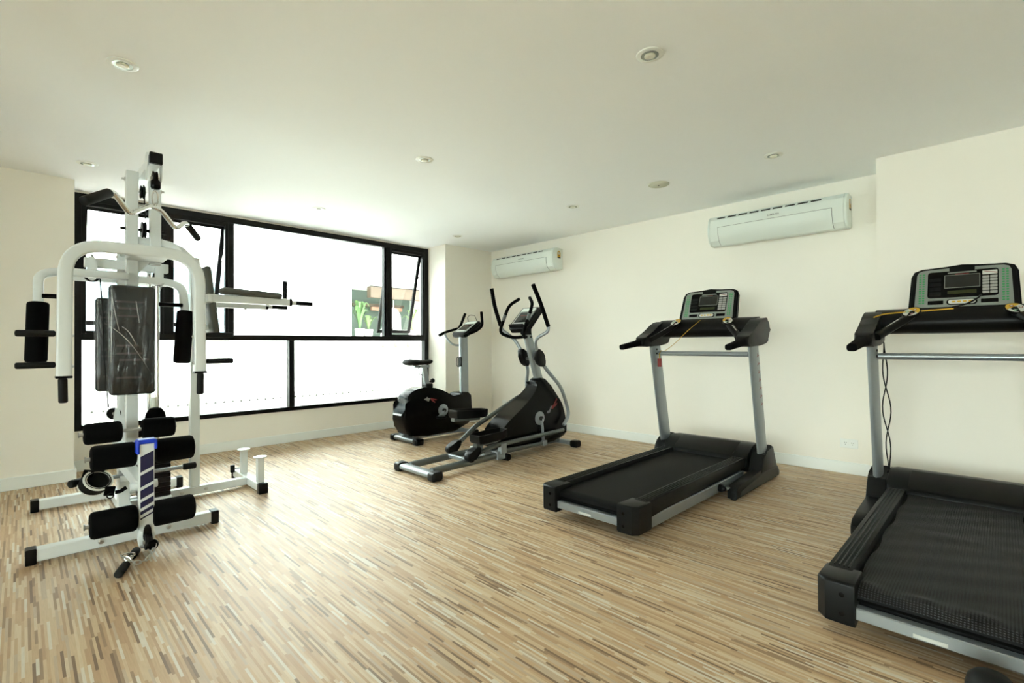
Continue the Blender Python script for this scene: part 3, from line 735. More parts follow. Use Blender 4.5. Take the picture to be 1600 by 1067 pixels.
# orange cord and audio lead on the near console
oc = part_group('safety_cord', (NX + 1.60, Y2(.1), 1.26), t2, 'orange safety cord')
tube('cord', fillet([(NX + 1.600, Y2(.03), 1.275), (NX + 1.585, Y2(.15), 1.268), (NX + 1.565, Y2(.27), 1.262), (NX + 1.54, Y2(.345), 1.255), (NX + 1.50, Y2(.385), 1.236)], .03, 4), .004, 'yellow_cord', oc, n=8)
al = part_group('audio_lead', (NX + 1.60, Y2(-.0), 1.28), t2, 'short black audio lead')
tube('lead', fillet([(NX + 1.672, Y2(-.082), 1.352), (NX + 1.63, Y2(-.075), 1.335), (NX + 1.62, Y2(-.03), 1.30), (NX + 1.608, Y2(.04), 1.282)], .03, 5), .0045, 'black_plastic', al, n=8)
finish('lead_plug', roll(new(), (NX + 1.69, Y2(-.082), 1.347), (NX + 1.665, Y2(-.082), 1.357), [(0, .007), (.02, .009), (.027, .006)], 10), 'black_gloss', al)
# rounded black rubber cap at the very edge of the view
rc = thing('rubber_cap', (1.96, .045, 0), 'black rounded rubber knob standing on the floor behind the treadmill rear bar', 'knob')
finish('knob_body', roll(new(), (1.96, .03, .0), (1.96, .03, .2), [(0, .05), (.01, .058), (.09, .058), (.115, .052), (.13, .038), (.136, .015)], 24), 'dark_rubber', rc)
finish('knob_base', roll(new(), (1.96, .03, .0), (1.96, .03, .2), [(0, .066), (.008, .066), (.014, .058)], 24), 'black_plastic', rc)
# ------------------------------------------------------------------ elliptical trainer (middle line y = 3.45, facing +x)
EY = 3.45
el = thing('elliptical_trainer', (3.2, EY, 0), 'black and silver elliptical trainer with tall swinging handles', 'elliptical trainer')
def foot_bar(par, x0, x1, ya, yb, z0=.018, z1=.062, capl=.085):
    f = finish('foot_bar', sweep(new(), [((x0 + x1) / 2, ya + capl * .6, (z0 + z1) / 2), ((x0 + x1) / 2, yb - capl * .6, (z0 + z1) / 2)], rrect(x1 - x0, z1 - z0, .018, 5), (0, 0, 1)), 'silver_paint', par)
    for a, b in ((ya, ya + capl), (yb - capl, yb)):
        c = finish('foot_cap', sweep(new(), [((x0 + x1) / 2, a, .036), ((x0 + x1) / 2, a + .012, .036), ((x0 + x1) / 2, b - .012, .036), ((x0 + x1) / 2, b, .036)], rrect(x1 - x0 + .016, .072, .022, 5), (0, 0, 1), scale=[.75, 1, 1, .85]), 'black_plastic', par)
    return f
foot_bar(el, 2.285, 2.375, EY - .29, EY + .29)
foot_bar(el, 4.09, 4.17, EY - .30, EY + .30)
for s in (-1, 1):
    rl = tube('guide_rail', [(2.36, EY + s * .155, .052), (3.12, EY + s * .155, .066)], .030, 'silver_dark', el, n=16)
    finish('rail_bracket', box(new(), 3.06, 3.16, EY + s * .155 - .04, EY + s * .155 + .04, .03, .105, bev=.004), 'silver_paint', rl)
    drum('leveling_foot', (3.20, EY + s * .155 - .05, .035), (3.20, EY + s * .155 + .05, .035), .034, 'black_plastic', el, .012)
bx('base_spine', (3.1, 4.1, EY - .07, EY + .07, .035, .095), 'silver_dark', el, bev=.006)
for xx in (2.75, 2.95): bx('rail_tie', (xx, xx + .04, EY - .15, EY + .15, .055, .085), 'silver_paint', el)
sh_ = [(3.12, .075), (3.14, .20), (3.22, .31), (3.40, .42), (3.58, .52), (3.68, .59), (3.745, .66), (3.755, .735), (3.90, .735), (3.985, .60), (4.08, .47), (4.135, .32), (4.165, .18), (4.13, .06)]
bm = prism(new(), smooth_poly(sh_, 2), 'y', EY - .118, EY + .118, .035, 4)
for v in bm.verts:                                            # the neck narrows towards the mast
    k = min(1, max(0, (v.co.z - .45) / .28)); v.co.y = EY + (v.co.y - EY) * (1 - .50 * k)
shroud = finish('shroud', bm, 'black_gloss', el, angle=60)
for (pts, m) in (([(3.86, .405), (3.875, .425), (3.90, .43), (3.93, .475), (3.95, .47), (3.925, .43), (3.91, .405), (3.885, .40)], 'logo_grey'),
                 ([(3.925, .465), (3.965, .475), (4.02, .545), (4.03, .53), (3.99, .48), (4.03, .50), (4.02, .475), (3.95, .435)], 'red_print')):
    finish('logo_mark', prism(new(), [(a - .03, b - .03) for a, b in pts], 'y', EY - .1195, EY - .1165), m, shroud)
def crank(par, x, z, yface, s, r, ang, l, wide=.03):
    d = finish('crank_disc', roll(new(), (x, yface, z), (x, yface + s * .03, z), [(0, r), (.008, r), (.014, r * .85), (.016, r * .4)], 28), 'silver_paint', par)
    e = (x + l * math.cos(ang), yface + s * .03, z + l * math.sin(ang))
    bar('crank_arm', [(x, yface + s * .028, z), e], .016, wide, 'silver_paint', par, up=(0, 1, 0))
    finish('crank_hub', roll(new(), (x, yface + s * .012, z), (x, yface + s * .045, z), [(0, .022), (.025, .022), (.03, .016)], 16), 'black_plastic', par)
    return e
crank(el, 3.72, .335, EY - .118, -1, .068, math.radians(-84), .255)
crank(el, 3.72, .335, EY + .118, 1, .068, math.radians(96), .22)
# mast and console
bar('mast', [(3.845, EY, .70), (3.655, EY, 1.225)], .062, .085, 'silver_paint', el, up=(1, 0, 0), r=.014)
mastb = finish('mast_bolt', roll(new(), (3.69, EY - .0315, 1.16), (3.69, EY - .04, 1.16), [(0, .009), (.003, .009), (.004, .005)], 12), 'black_gloss', el)
def tilted_console(par, x0, z0, x1, z1, yc, w, th, face, m='black_plastic', lip=True):
    O = Vector((x0, yc, z0)); V = Vector((x1 - x0, 0, z1 - z0)); H = V.length; V.normalize(); U = Vector((0, -1, 0)); N_ = Vector((-V.z, 0, V.x))
    def plate(nm, poly, e0, e1, mm, pp, bev=0.0):
        bm = new(); A = [bm.verts.new(O + U * a + V * c + N_ * e0) for a, c in poly]; B = [bm.verts.new(O + U * a + V * c + N_ * e1) for a, c in poly]
        f0 = bm.faces.new(A); f1 = bm.faces.new(B[::-1]); k = len(poly)
        for i in range(k): bm.faces.new((A[i], B[i], B[(i + 1) % k], A[(i + 1) % k]))
        if bev: bmesh.ops.bevel(bm, geom=list(f0.edges) + list(f1.edges), offset=bev, segments=3, affect='EDGES')
        return finish(nm, bm, mm, pp)
    h = w / 2
    c = plate('console', [(-h, .03), (-h * .94, H - .02), (-h * .8, H), (h * .8, H), (h * .94, H - .02), (h, .03), (h * .75, 0), (-h * .75, 0)], -th, 0, m, par, .014)
    plate('face_plate', [(-h * .8, .045), (-h * .76, H - .03), (h * .76, H - .03), (h * .8, .045)], .0, .003, 'console_grey', c)
    plate('display', [(-h * .62, .085), (-h * .58, H - .095), (h * .58, H - .095), (h * .62, .085)], .003, .0045, 'lcd_dark', c)
    plate('display_trim', [(-h * .72, .06), (-h * .68, H - .08), (-h * .63, H - .08), (-h * .67, .06)], .003, .005, 'white_print', c)
    plate('display_trim', [(h * .67, .06), (h * .63, H - .08), (h * .68, H - .08), (h * .72, .06)], .003, .005, 'white_print', c)
    plate('upper_panel', [(-h * .70, H - .078), (-h * .66, H - .03), (h * .66, H - .03), (h * .70, H - .078)], .003, .006, 'ac_white', c)
    plate('key_panel', [(-h * .55, .052), (-h * .55, .078), (h * .55, .078), (h * .55, .052)], .003, .006, 'white_print', c)
    plate('print_line', [(-h * .4, H * .55), (-h * .4, H * .55 + .006), (h * .4, H * .55 + .006), (h * .4, H * .55)], .0045, .005, 'red_print', c)
    if lip: plate('book_ledge', [(-h * .7, .012), (-h * .7, .034), (h * .7, .034), (h * .7, .012)], 0, .03, m, c)
    return c
tilted_console(el, 3.505, 1.245, 3.735, 1.475, EY, .27, .075, None)
bx('console_neck', (3.60, 3.70, EY - .04, EY + .04, 1.18, 1.29), 'black_plastic', el, bev=.012)
for s in (-1, 1):
    pts = fillet([(3.66, EY, 1.165), (3.54, EY + s * .08, 1.15), (3.435, EY + s * .17, 1.20), (3.53, EY + s * .172, 1.40), (3.575, EY + s * .165, 1.49), (3.635, EY + s * .07, 1.555)], .06, 5)
    fx = tube('fixed_handle', pts, .0165, 'black_foam', el, n=12)
    tube('pulse_plate', [(3.493, EY + s * .172, 1.322), (3.522, EY + s * .172, 1.382)], .0185, 'silver_dark', fx, n=12)
# swinging handles: grip, bent silver tube, black joint, lower arm
PZ = .955
for s in (-1, 1):
    if s < 0: top = [(3.45, -.285, 1.655), (3.555, -.285, 1.49), (3.67, -.285, 1.26)]; bend = [(3.67, -.285, 1.27), (3.675, -.28, 1.21), (3.60, -.165, 1.135), (3.70, -.112, 1.0)]; low = [(3.755, -.112, .91), (3.80, -.13, .84), (3.985, -.18, .64), (4.06, -.18, .50), (4.125, -.18, .33), (4.03, -.18, .235)]
    else: top = [(3.44, .285, 1.665), (3.475, .285, 1.49), (3.565, .285, 1.28)]; bend = [(3.56, .285, 1.29), (3.585, .28, 1.235), (3.66, .17, 1.14), (3.71, .112, 1.0)]; low = [(3.755, .112, .91), (3.82, .13, .82), (3.84, .18, .65), (3.885, .18, .50), (3.86, .18, .38)]
    W = lambda L: [(a, EY + b, c) for a, b, c in L]
    hg = tube('swing_handle', fillet(W(bend), .07, 5), .0165, 'silver_paint', el, n=12)
    tube('hand_grip', fillet(W(top), .1, 4), .0205, 'black_foam', hg, n=14)
    jt = finish('pivot_cover', prism(new(), smooth_poly([(3.66, 1.03), (3.72, 1.045), (3.80, .95), (3.80, .86), (3.75, .85), (3.69, .92)], 2), 'y', EY + s * .112 - .032, EY + s * .112 + .032, .012, 2), 'black_plastic', el)
    la = tube('lower_arm', fillet(W(low), .10, 6), .0185, 'silver_paint', el, n=12)
    tube('pivot_axle', [(3.745, EY, PZ - .02), (3.745, EY + s * .10, PZ - .02)], .016, 'silver_dark', el)
# pedal arms, rollers and foot plates
def pedal(yo, pts, plate_x0, plate_z0, plate_x1, plate_z1, wheel):
    y = EY + yo
    a = tube('pedal_arm', fillet([(px, y, pz) for px, pz in pts], .08, 5), .021, 'silver_dark', el, n=12)
    wx, wz = wheel
    finish('roller_cover', prism(new(), smooth_poly([(wx - .045, wz - .035), (wx - .05, wz + .02), (wx - .01, wz + .045), (wx + .08, wz + .085), (wx + .115, wz + .055), (wx + .05, wz - .02), (wx + .02, wz - .04)], 2), 'y', y - .035, y + .035, .012, 2), 'black_plastic', a)
    drum('roller', (wx, y - .028, wz - .012), (wx, y + .028, wz - .012), .036, 'dark_rubber', a, .008)
    O = Vector((plate_x0, y, plate_z0)); V = (Vector((plate_x1, y, plate_z1)) - O); l = V.length; V.normalize(); N_ = Vector((-V.z, 0, V.x))
    bm = new(); out = [(0, -.065), (.05, -.085), (l - .10, -.09), (l, -.045), (l, .045), (l - .10, .09), (.05, .085), (0, .065)]
    def ring(k, e): return [bm.verts.new(O + V * (l / 2 + (q - l / 2) * k) + Vector((0, p * k, 0)) + N_ * e) for q, p in out]
    R = [ring(.94, -.02), ring(1, .0), ring(1, .055), ring(.93, .055), ring(.90, .012)]
    for A, B in zip(R, R[1:]):
        for i in range(8): bm.faces.new((A[i], A[(i + 1) % 8], B[(i + 1) % 8], B[i]))
    bm.faces.new(R[0]); bm.faces.new(R[-1][::-1])
    fp = finish('foot_plate', bm, 'black_plastic', el)
    bar('plate_carrier', [O + N_ * -.035, O + V * l * .8 + N_ * -.035], .05, .03, 'silver_dark', fp)
    return a
pedal(.19, [(3.86, .50), (3.77, .545), (3.20, .315), (3.12, .285), (2.86, .115)], 2.85, .415, 3.25, .395, (2.83, .112))
pedal(-.18, [(4.02, .185), (3.10, .165), (2.90, .145), (2.76, .10)], 2.80, .235, 3.16, .255, (2.75, .112))
tube('crank_link', [(3.745, EY - .155, .085), (3.16, EY - .18, .105)], .016, 'silver_dark', el)
bx('link_joint', (3.715, 3.775, EY - .175, EY - .135, .06, .11), 'silver_paint', el)
bx('link_joint', (3.10, 3.17, EY - .205, EY - .155, .08, .17), 'silver_paint', el)
bx('arm_knuckle', (3.83, 3.885, EY + .155, EY + .215, .46, .55), 'silver_paint', el)

# ------------------------------------------------------------------ upright exercise bike (middle line y = 4.70)
BY = 4.70
bk = thing('exercise_bike', (3.45, BY, 0), 'black upright exercise bike with small saddle between window and elliptical', 'exercise bike')
foot_bar(bk, 2.985, 3.075, BY - .27, BY + .27)
foot_bar(bk, 3.80, 3.88, BY - .25, BY + .25)
bx('base_spine', (3.07, 3.82, BY - .05, BY + .05, .03, .075), 'silver_paint', bk, bev=.004)
body = [(3.02, .06), (2.965, .13), (2.895, .31), (2.985, .43), (2.975, .50), (3.03, .565), (3.14, .605), (3.30, .605), (3.46, .555), (3.58, .49), (3.665, .45), (3.70, .46), (3.72, .51), (3.885, .51), (3.90, .36), (3.84, .06)]
sb = finish('shroud', prism(new(), smooth_poly(body, 1), 'y', BY - .12, BY + .12, .035, 4), 'black_gloss', bk, angle=55)
finish('rear_panel', prism(new(), [(2.905, .315), (2.985, .425), (2.993, .42), (2.913, .31)], 'y', BY - .085, BY + .085), 'black_lacquer', sb)
for (pts, m) in (([(3.18, .475), (3.21, .485), (3.225, .50), (3.24, .485), (3.27, .48), (3.255, .46), (3.245, .445), (3.215, .458)], 'logo_grey'),
                 ([(3.27, .485), (3.36, .46), (3.35, .45), (3.30, .465), (3.34, .43), (3.325, .425), (3.275, .46)], 'red_print')):
    finish('logo_mark', prism(new(), pts, 'y', BY - .1215, BY - .1185), m, sb)
crank(bk, 3.445, .33, BY - .12, -1, .068, math.radians(-142), .10)
crank(bk, 3.445, .33, BY + .12, 1, .068, math.radians(38), .16)
for s, (px, pz) in ((-1, (3.36, .265)), (1, (3.57, .43))):
    p = bx('pedal', (px - .045, px + .045, BY + s * .20 - .045, BY + s * .20 + .045, pz - .012, pz + .012), 'black_plastic', bk, bev=.005)
    tube('pedal_axle', [(px, BY + s * .145, pz), (px, BY + s * .20, pz)], .008, 'steel', p)
bar('seat_post', [(3.315, BY, .57), (3.265, BY, .85)], .045, .055, 'silver_paint', bk, up=(1, 0, 0))
finish('seat_collar', box(new(), 3.265, 3.365, BY - .045, BY + .045, .585, .64, bev=.01), 'black_plastic', bk)
finish('height_knob', roll(new(), (3.35, BY, .655), (3.41, BY, .675), [(0, .012), (.02, .012), (.022, .024), (.05, .026), (.06, .016)], 16), 'black_plastic', bk)
bx('seat_slider', (3.13, 3.33, BY - .02, BY + .02, .825, .85), 'silver_paint', bk)
tube('slider_lever', fillet([(3.19, BY - .03, .835), (3.13, BY - .05, .80), (3.14, BY - .06, .76), (3.20, BY - .06, .745)], .02, 4), .006, 'black_plastic', bk, n=8)
bm = new(); rings = []
for u, w, zt, zb in ((3.02, .05, .905, .868), (3.035, .095, .92, .855), (3.08, .118, .928, .85), (3.15, .11, .922, .85), (3.22, .075, .912, .852), (3.29, .045, .910, .856), (3.345, .036, .916, .862), (3.375, .022, .91, .875)):
    rings.append([bm.verts.new((u, BY + w * math.cos(2 * math.pi * k / 16), (zt + zb) / 2 + (zt - zb) / 2 * math.sin(2 * math.pi * k / 16))) for k in range(16)])
for A, B in zip(rings, rings[1:]):
    for k in range(16): bm.faces.new((A[k], A[(k + 1) % 16], B[(k + 1) % 16], B[k]))
bm.faces.new(rings[0]); bm.faces.new(rings[-1][::-1])
finish('saddle', bm, 'dark_rubber', bk, angle=80)
bar('mast', [(3.86, BY, .49), (3.845, BY, 1.23)], .058, .105, 'silver_paint', bk, up=(1, 0, 0), r=.012)
finish('bottle_cage', sweep(new(), fillet([(3.79, BY - .03, .93), (3.74, BY - .04, .94), (3.715, BY - .04, .93), (3.715, BY - .04, .83), (3.74, BY - .04, .815), (3.79, BY - .03, .83)], .02, 3), circ(.005, 6), (0, 1, 0)), 'black_plastic', bk)
bx('cage_clip', (3.782, 3.80, BY - .035, BY + .02, .82, .93), 'black_plastic', bk)
tilted_console(bk, 3.755, 1.215, 4.02, 1.385, BY, .28, .06, None, lip=False)
finish('book_wire', sweep(new(), fillet([(3.99, BY + .07, 1.37), (3.975, BY + .07, 1.43), (4.0, BY + .05, 1.46), (4.02, BY - .02, 1.45), (4.02, BY - .06, 1.38)], .02, 4), circ(.004, 6), (1, 0, 0)), 'grey_rubber', bk)
for s in (-1, 1):
    pts = fillet([(3.80, BY + s * .08, 1.195), (3.90, BY + s * .20, 1.255), (3.975, BY + s * .215, 1.315), (4.01, BY + s * .155, 1.485)], .05, 5)
    tube('handlebar', pts, .0175, 'black_foam', bk, n=12)
pb = tube('pulse_bar', fillet([(3.80, BY + .02, 1.075), (3.76, BY + .08, 1.08), (3.725, BY + .15, 1.14), (3.70, BY + .19, 1.235)], .05, 5), .013, 'silver_paint', bk, n=10)
tube('pulse_grip', [(3.72, BY + .19, 1.24), (3.63, BY + .195, 1.20)], .018, 'black_foam', pb, n=12)
tube('pulse_grip', [(3.70, BY + .19, 1.235), (3.92, BY + .20, 1.29)], .016, 'black_foam', pb, n=12)
# ------------------------------------------------------------------ multi-gym (faces -y)
GX = .468
gy = thing('multi_gym', (GX, 3.9, 0), 'tall white multi-gym with black foam rollers and plastic-wrapped back pad', 'multi-gym')
GW = 'gym_white'
def beam_x(nm, x0, x1, y, z, w=.06, h=.062, caps=True, par=None):
    b = bx(nm, (x0 + .03, x1 - .03, y - w / 2, y + w / 2, z - h / 2, z + h / 2), GW, par or gy, bev=.004)
    if caps:
        for a, c in ((x0, x0 + .042), (x1 - .042, x1)): bx('end_cap', (a, c, y - w / 2 - .004, y + w / 2 + .004, 0 if z < .1 else z - h / 2 - .004, z + h / 2 + .004), 'black_plastic', b, bev=.004)
    return b
fb = beam_x('front_base', .012, .856, 3.432, .043)
rbm = beam_x('rear_base', .04, .88, 4.50, .043)
for xx in (.30, .60):
    finish('bolt', roll(new(), (xx, 3.401, .043), (xx, 3.39, .043), [(0, .013), (.003, .013), (.004, .009), (.009, .008)], 12), 'steel', fb)
bx('spine_beam', (.44, .50, 3.46, 4.47, .016, .072), GW, gy, bev=.004)
# uprights
bx('lower_post', (.432, .492, 3.95, 4.01, .072, .30), GW, gy, bev=.003)
bx('seat_beam', (.438, .492, 3.30, 4.01, .30, .36), GW, gy, bev=.003)
m1 = bx('main_mast', (.445, .505, 3.735, 3.795, .36, 2.152), GW, gy, bev=.003)
m2 = bx('short_mast', (.562, .620, 3.735, 3.795, 1.59, 2.142), GW, gy, bev=.003)
rp = bx('rear_post', (.44, .494, 4.05, 4.11, .072, 1.72), GW, gy, bev=.003)
for zz in (1.665, 1.60, 1.50, 1.43): finish('bolt', roll(new(), (.44, 4.08, zz), (.43, 4.08, zz), [(0, .013), (.003, .013), (.004, .008), (.008, .007)], 10), 'steel', rp)
bar('diagonal_brace', [(.468, 3.78, 1.52), (.59, 3.765, 1.68)], .05, .045, GW, gy, up=(0, 1, 0))
bar('mast_brace', [(.474, 4.06, 1.69), (.474, 3.79, 1.69)], .05, .05, GW, gy)
tube('mast_axle', [(.42, 3.765, 1.80), (.65, 3.765, 1.80)], .010, 'black_plastic', gy)
tube('mast_axle', [(.505, 3.765, 1.955), (.562, 3.765, 1.955)], .010, 'steel', gy)
for (xx, zz) in ((.444, 2.10), (.621, 2.06)):
    sg = -1 if xx < .5 else 1
    finish('bolt', roll(new(), (xx, 3.765, zz), (xx + sg * .02, 3.765, zz), [(0, .012), (.006, .012), (.007, .006), (.018, .006)], 10), 'steel', gy)
# top boom with its pulley
bo = bx('top_boom', (.505, .560, 3.37, 3.93, 2.108, 2.166), GW, gy, bev=.003)
bx('boom_cap', (.503, .562, 3.345, 3.372, 2.106, 2.168), 'black_plastic', bo, bev=.003)
for a in (.494, .562): pr('boom_plate', smooth_poly([(3.36, 2.14), (3.37, 2.172), (3.44, 2.172), (3.45, 2.08), (3.42, 2.015), (3.385, 2.02)], 2), 'x', a, a + .004, GW, bo, bev=0)
def pulley(nm, c, axis, r, par, w=.022, brk=None):
    c = Vector(c); a = Vector(axis).normalized()
    prof = [(0, r * .98), (w * .12, r), (w * .28, r * .98), (w * .42, r * .86), (w * .58, r * .86), (w * .72, r * .98), (w * .88, r), (w, r * .98)]
    p = finish(nm, roll(new(), c - a * w / 2, c + a * w / 2, prof, 24), 'black_plastic', par)
    finish('axle_bolt', roll(new(), c - a * (w / 2 + .008), c + a, [(0, .006), (.001, .010), (w + .014, .010), (w + .016, .006)], 10), 'steel', p)
    return p
pulley('pulley', (.533, 3.40, 2.035), (1, 0, 0), .040, gy)
pulley('pulley', (.533, 3.765, 1.80), (1, 0, 0), .055, gy)
pulley('pulley', (.533, 3.80, 2.045), (1, 0, 0), .04, gy)
tube('cable', [(.533, 3.755, 2.08), (.533, 3.70, 1.86)], .0035, 'black_plastic', gy, n=6)
drum('cable_stop', (.533, 3.372, 2.02), (.533, 3.372, 1.965), .024, 'black_gloss', gy, .012)
# press arm: a wide arch with grips
ay = 3.50
arch = fillet([(.1565, ay, .925), (.163, ay, 1.632), (.77, ay, 1.632), (.776, ay, .925)], .17, 10)
pa = finish('press_arm', sweep(new(), arch, rrect(.062, .058, .010, 4), (0, 1, 0)), GW, gy)
for s, xl in ((-1, .1565), (1, .776)):
    bx('arm_cap', (xl - .034, xl + .034, ay - .033, ay + .033, .915, .928), 'black_plastic', pa)
    drum('hand_grip', (xl + s * .004, ay, .915), (xl + s * .002, ay, .785), .0195, 'dark_rubber', pa, .008)
    for z in (1.150, .987):
        drum('hand_grip', (xl + s * .032, ay, z), (xl + s * .182, ay - .02, z + .0), .0165, 'dark_rubber', pa, .008)
        finish('arm_bolt', roll(new(), (xl - s * .031, ay, z - .01), (xl - s * .045, ay, z - .01), [(0, .012), (.003, .012), (.004, .007), (.01, .006)], 10), 'steel', pa)
bx('pivot_block', (.44, .625, 3.53, 3.735, 1.605, 1.655), GW, gy, bev=.004)
for s in (1,):
    bar('arch_brace', [(GX + s * .15, 3.765, 1.735), (GX + s * .24, 3.75, 1.715), (GX + s * .30, 3.60, 1.60), (GX + s * .305, 3.52, 1.50)], .045, .045, GW, gy, fil=.08)
bar('brace_yoke', [(.45, 3.765, 1.735), (.63, 3.765, 1.735)], .045, .045, GW, gy)
# fly arms with foam sleeves
for s in (-1, 1):
    if s < 0: pts = [(.45, 3.70, 1.50), (.15, 3.70, 1.50), (.062, 3.685, 1.475), (.062, 3.66, 1.29)]; pad = ((.062, 3.655, 1.322), (.053, 3.635, .998)); rod = ((.075, 3.64, 1.355), (.20, 3.64, 1.355))
    else: pts = [(.50, 3.70, 1.485), (.64, 3.70, 1.485), (.722, 3.685, 1.455), (.732, 3.66, 1.28)]; pad = ((.733, 3.655, 1.305), (.708, 3.635, .975)); rod = ((.59, 3.64, 1.338), (.715, 3.64, 1.338))
    fa = finish('fly_arm', sweep(new(), fillet(pts, .10, 8), rrect(.044, .044, .008, 3), (0, 1, 0)), GW, gy)
    drum('foam_sleeve', pad[0], pad[1], .046, 'black_foam', fa, .014)
    drum('fly_handle', rod[0], rod[1], .0125, 'black_gloss', fa, .004)
# rear cross beam with pulleys
cb = bx('cross_beam', (.27, .70, 3.975, 4.025, 1.573, 1.632), GW, gy, bev=.003)
for xx in (.305, .645):
    pr('pulley_bracket', smooth_poly([(xx - .024, 1.632), (xx + .024, 1.632), (xx + .024, 1.50), (xx, 1.485), (xx - .024, 1.50)], 1), 'y', 3.955, 3.962, GW, cb, bev=0)
    pulley('cable_pulley', (xx + .004, 3.995, 1.525), (0, 1, 0), .042, cb)
    finish('bracket_bolt', roll(new(), (xx, 3.985, 1.632), (xx, 3.985, 1.66), [(0, .014), (.01, .014), (.012, .008), (.022, .007)], 10), 'steel', cb)
bx('rear_cross', (.18, .72, 4.12, 4.16, 1.50, 1.545), GW, gy, bev=.003)
tube('cable', [(.345, 3.99, 1.52), (.362, 4.02, 1.30), (.372, 4.05, 1.0), (.385, 3.97, .70)], .0035, 'black_plastic', gy, n=6)
# weight stack and guide rods
ws = bx('weight_guide_base', (.55, .72, 3.98, 4.16, .016, .075), GW, gy)
bar('stack_tie', [(.49, 4.07, .045), (.56, 4.07, .045)], .05, .05, GW, gy)
for k in range(8):
    w_ = bx('weight_plate', (.545, .715, 3.985, 4.15, .078 + k * .031, .106 + k * .031), 'black_plastic', gy, bev=.004)
for xx in (.607, .653): tube('guide_rod', [(xx, 4.07, .07), (xx, 4.07, 1.66)], .0125, 'chrome', gy, n=16)
bx('rod_bracket', (.494, .69, 4.05, 4.09, 1.655, 1.70), GW, gy)
tube('stack_shaft', [(.63, 4.04, .32), (.63, 4.04, .74)], .016, 'gym_cream', gy)
finish('selector_knob', roll(new(), (.60, 3.80, .56), (.60, 3.80, .76), [(0, .055), (.06, .058), (.10, .05), (.13, .03), (.135, .012)], 16), 'black_foam', gy)
bx('knob_bracket', (.50, .61, 3.77, 3.83, .52, .565), 'black_plastic', gy)
# low pulley on the mast
pr('pulley_bracket', smooth_poly([(.40, .70), (.437, .70), (.437, .47), (.40, .47)], 1), 'y', 3.88, 3.887, GW, gy, bev=0)
pulley('cable_pulley', (.405, 3.91, .665), (0, 1, 0), .036, gy)
bx('bracket_arm', (.40, .45, 3.79, 3.95, .455, .495), GW, gy)
# pads in their plastic film
def pad(nm, d, par, m, film):
    p = bx(nm, d, m, par, bev=.022, seg=4)
    if film:
        x0, x1, y0, y1, z0, z1 = d; e = .007
        bm = box(new(), x0 - e, x1 + e, y0 - e, y1 + e, z0 - e, z1 + e, bev=.026, seg=3)
        bmesh.ops.subdivide_edges(bm, edges=bm.edges[:], cuts=5, use_grid_fill=True)
        for v in bm.verts:
            q = v.co
            a = math.sin(q.z * 62 + q.x * 90) * .5 + math.sin(q.z * 31 - q.x * 70 + 1.3) * .5 + random.uniform(-.35, .35)
            c = Vector(((x0 + x1) / 2, (y0 + y1) / 2, q.z)); v.co = q + (q - c).normalized() * a * .0028
        fl = finish('plastic_film', bm, 'plastic_film', p, angle=180)
        for k, (sx, sz, hx, hz) in enumerate(((x1, z1, .045, .03), (x1, z0 + .1, .012, .02), (x0, z0, -.02, -.03))):     # loose corners of film
            bm = new(); vs = [bm.verts.new(c) for c in ((sx - .01, y0 + .01, sz - .05), (sx + hx * .5, y0 + .03, sz - .02), (sx + hx, y0 + .02, sz + hz), (sx + hx * .3, y0 + .015, sz + hz * .5), (sx - .02, y0 + .02, sz))]
            bm.faces.new(vs); bmesh.ops.solidify(bm, geom=bm.faces[:], thickness=.001)
            finish('film_tail', bm, 'film_fold', p)
        for k, (fx0, fz0, fx1, fz1, sag, rr_) in enumerate(((.03, .62, .84, .22, .03, .0030), (.26, .62, .56, .45, .02, .0045), (.03, .95, .20, .58, -.02, .004), (.03, .30, .05, .98, 0, .004), (.55, .86, .62, .66, 0, .0035), (.96, .04, .97, .9, 0, .003))):   # creases
            pts = []
            for q in range(9):
                f = q / 8; pts.append((x0 + (x1 - x0) * (fx0 + (fx1 - fx0) * f), y0 - e - .001, z0 + (z1 - z0) * (fz0 + (fz1 - fz0) * f) + sag * math.sin(math.pi * f)))
            finish('film_crease', sweep(new(), pts, circ(rr_, 6), (0, 1, 0), scale=[.25 + .75 * math.sin(math.pi * min(1, (i + .5) / 8.5)) for i in range(9)]), 'film_fold', p)
        for fz in (.84, .78, .71, .44, .37, .31, .15):                                                           # faint red print on the film
            l0 = random.uniform(.12, .2); l1 = random.uniform(.6, .85)
            finish('film_print', box(new(), x0 + (x1 - x0) * l0, x0 + (x1 - x0) * l1, y0 - .0012, y0 - .0004, z0 + (z1 - z0) * fz, z0 + (z1 - z0) * fz + .011), 'faded_red', p)
    return p
mat('faded_red', (.030, .016, .018), .5, noise=.5, nscale=30)
pad('back_pad', (.343, .556, 3.50, 3.57, .806, 1.428), gy, 'pad_vinyl', True)
bx('pad_bracket', (.42, .49, 3.57, 3.735, 1.05, 1.10), GW, gy); bx('pad_bracket', (.42, .49, 3.57, 3.735, .88, .93), GW, gy)
pad('rear_pad', (.340, .53, 4.17, 4.235, .785, 1.402), gy, 'pad_vinyl', True)
bx('pad_bracket', (.445, .49, 4.11, 4.17, 1.0, 1.05), GW, gy)
# foam rollers on their cross rods
def roller_pair(y, z, xl0, xl1, xr0, xr1, r):
    a = tube('roller_rod', [(xl0 - .018, y, z), (xr1 + .010, y, z)], .010, 'steel', gy)
    drum('foam_roller', (xl0, y, z), (xl1, y, z), r, 'black_foam', a, .018, 28); drum('foam_roller', (xr0, y, z), (xr1, y, z), r, 'black_foam', a, .018, 28)
    drum('rod_knob', (xl0 - .022, y, z), (xl0 - .016, y, z), .016, 'steel', a, .002)
roller_pair(3.64, .588, .244, .415, .505, .672, .060)
roller_pair(3.33, .500, .250, .440, .520, .706, .066)
roller_pair(3.24, .180, .240, .432, .495, .690, .068)
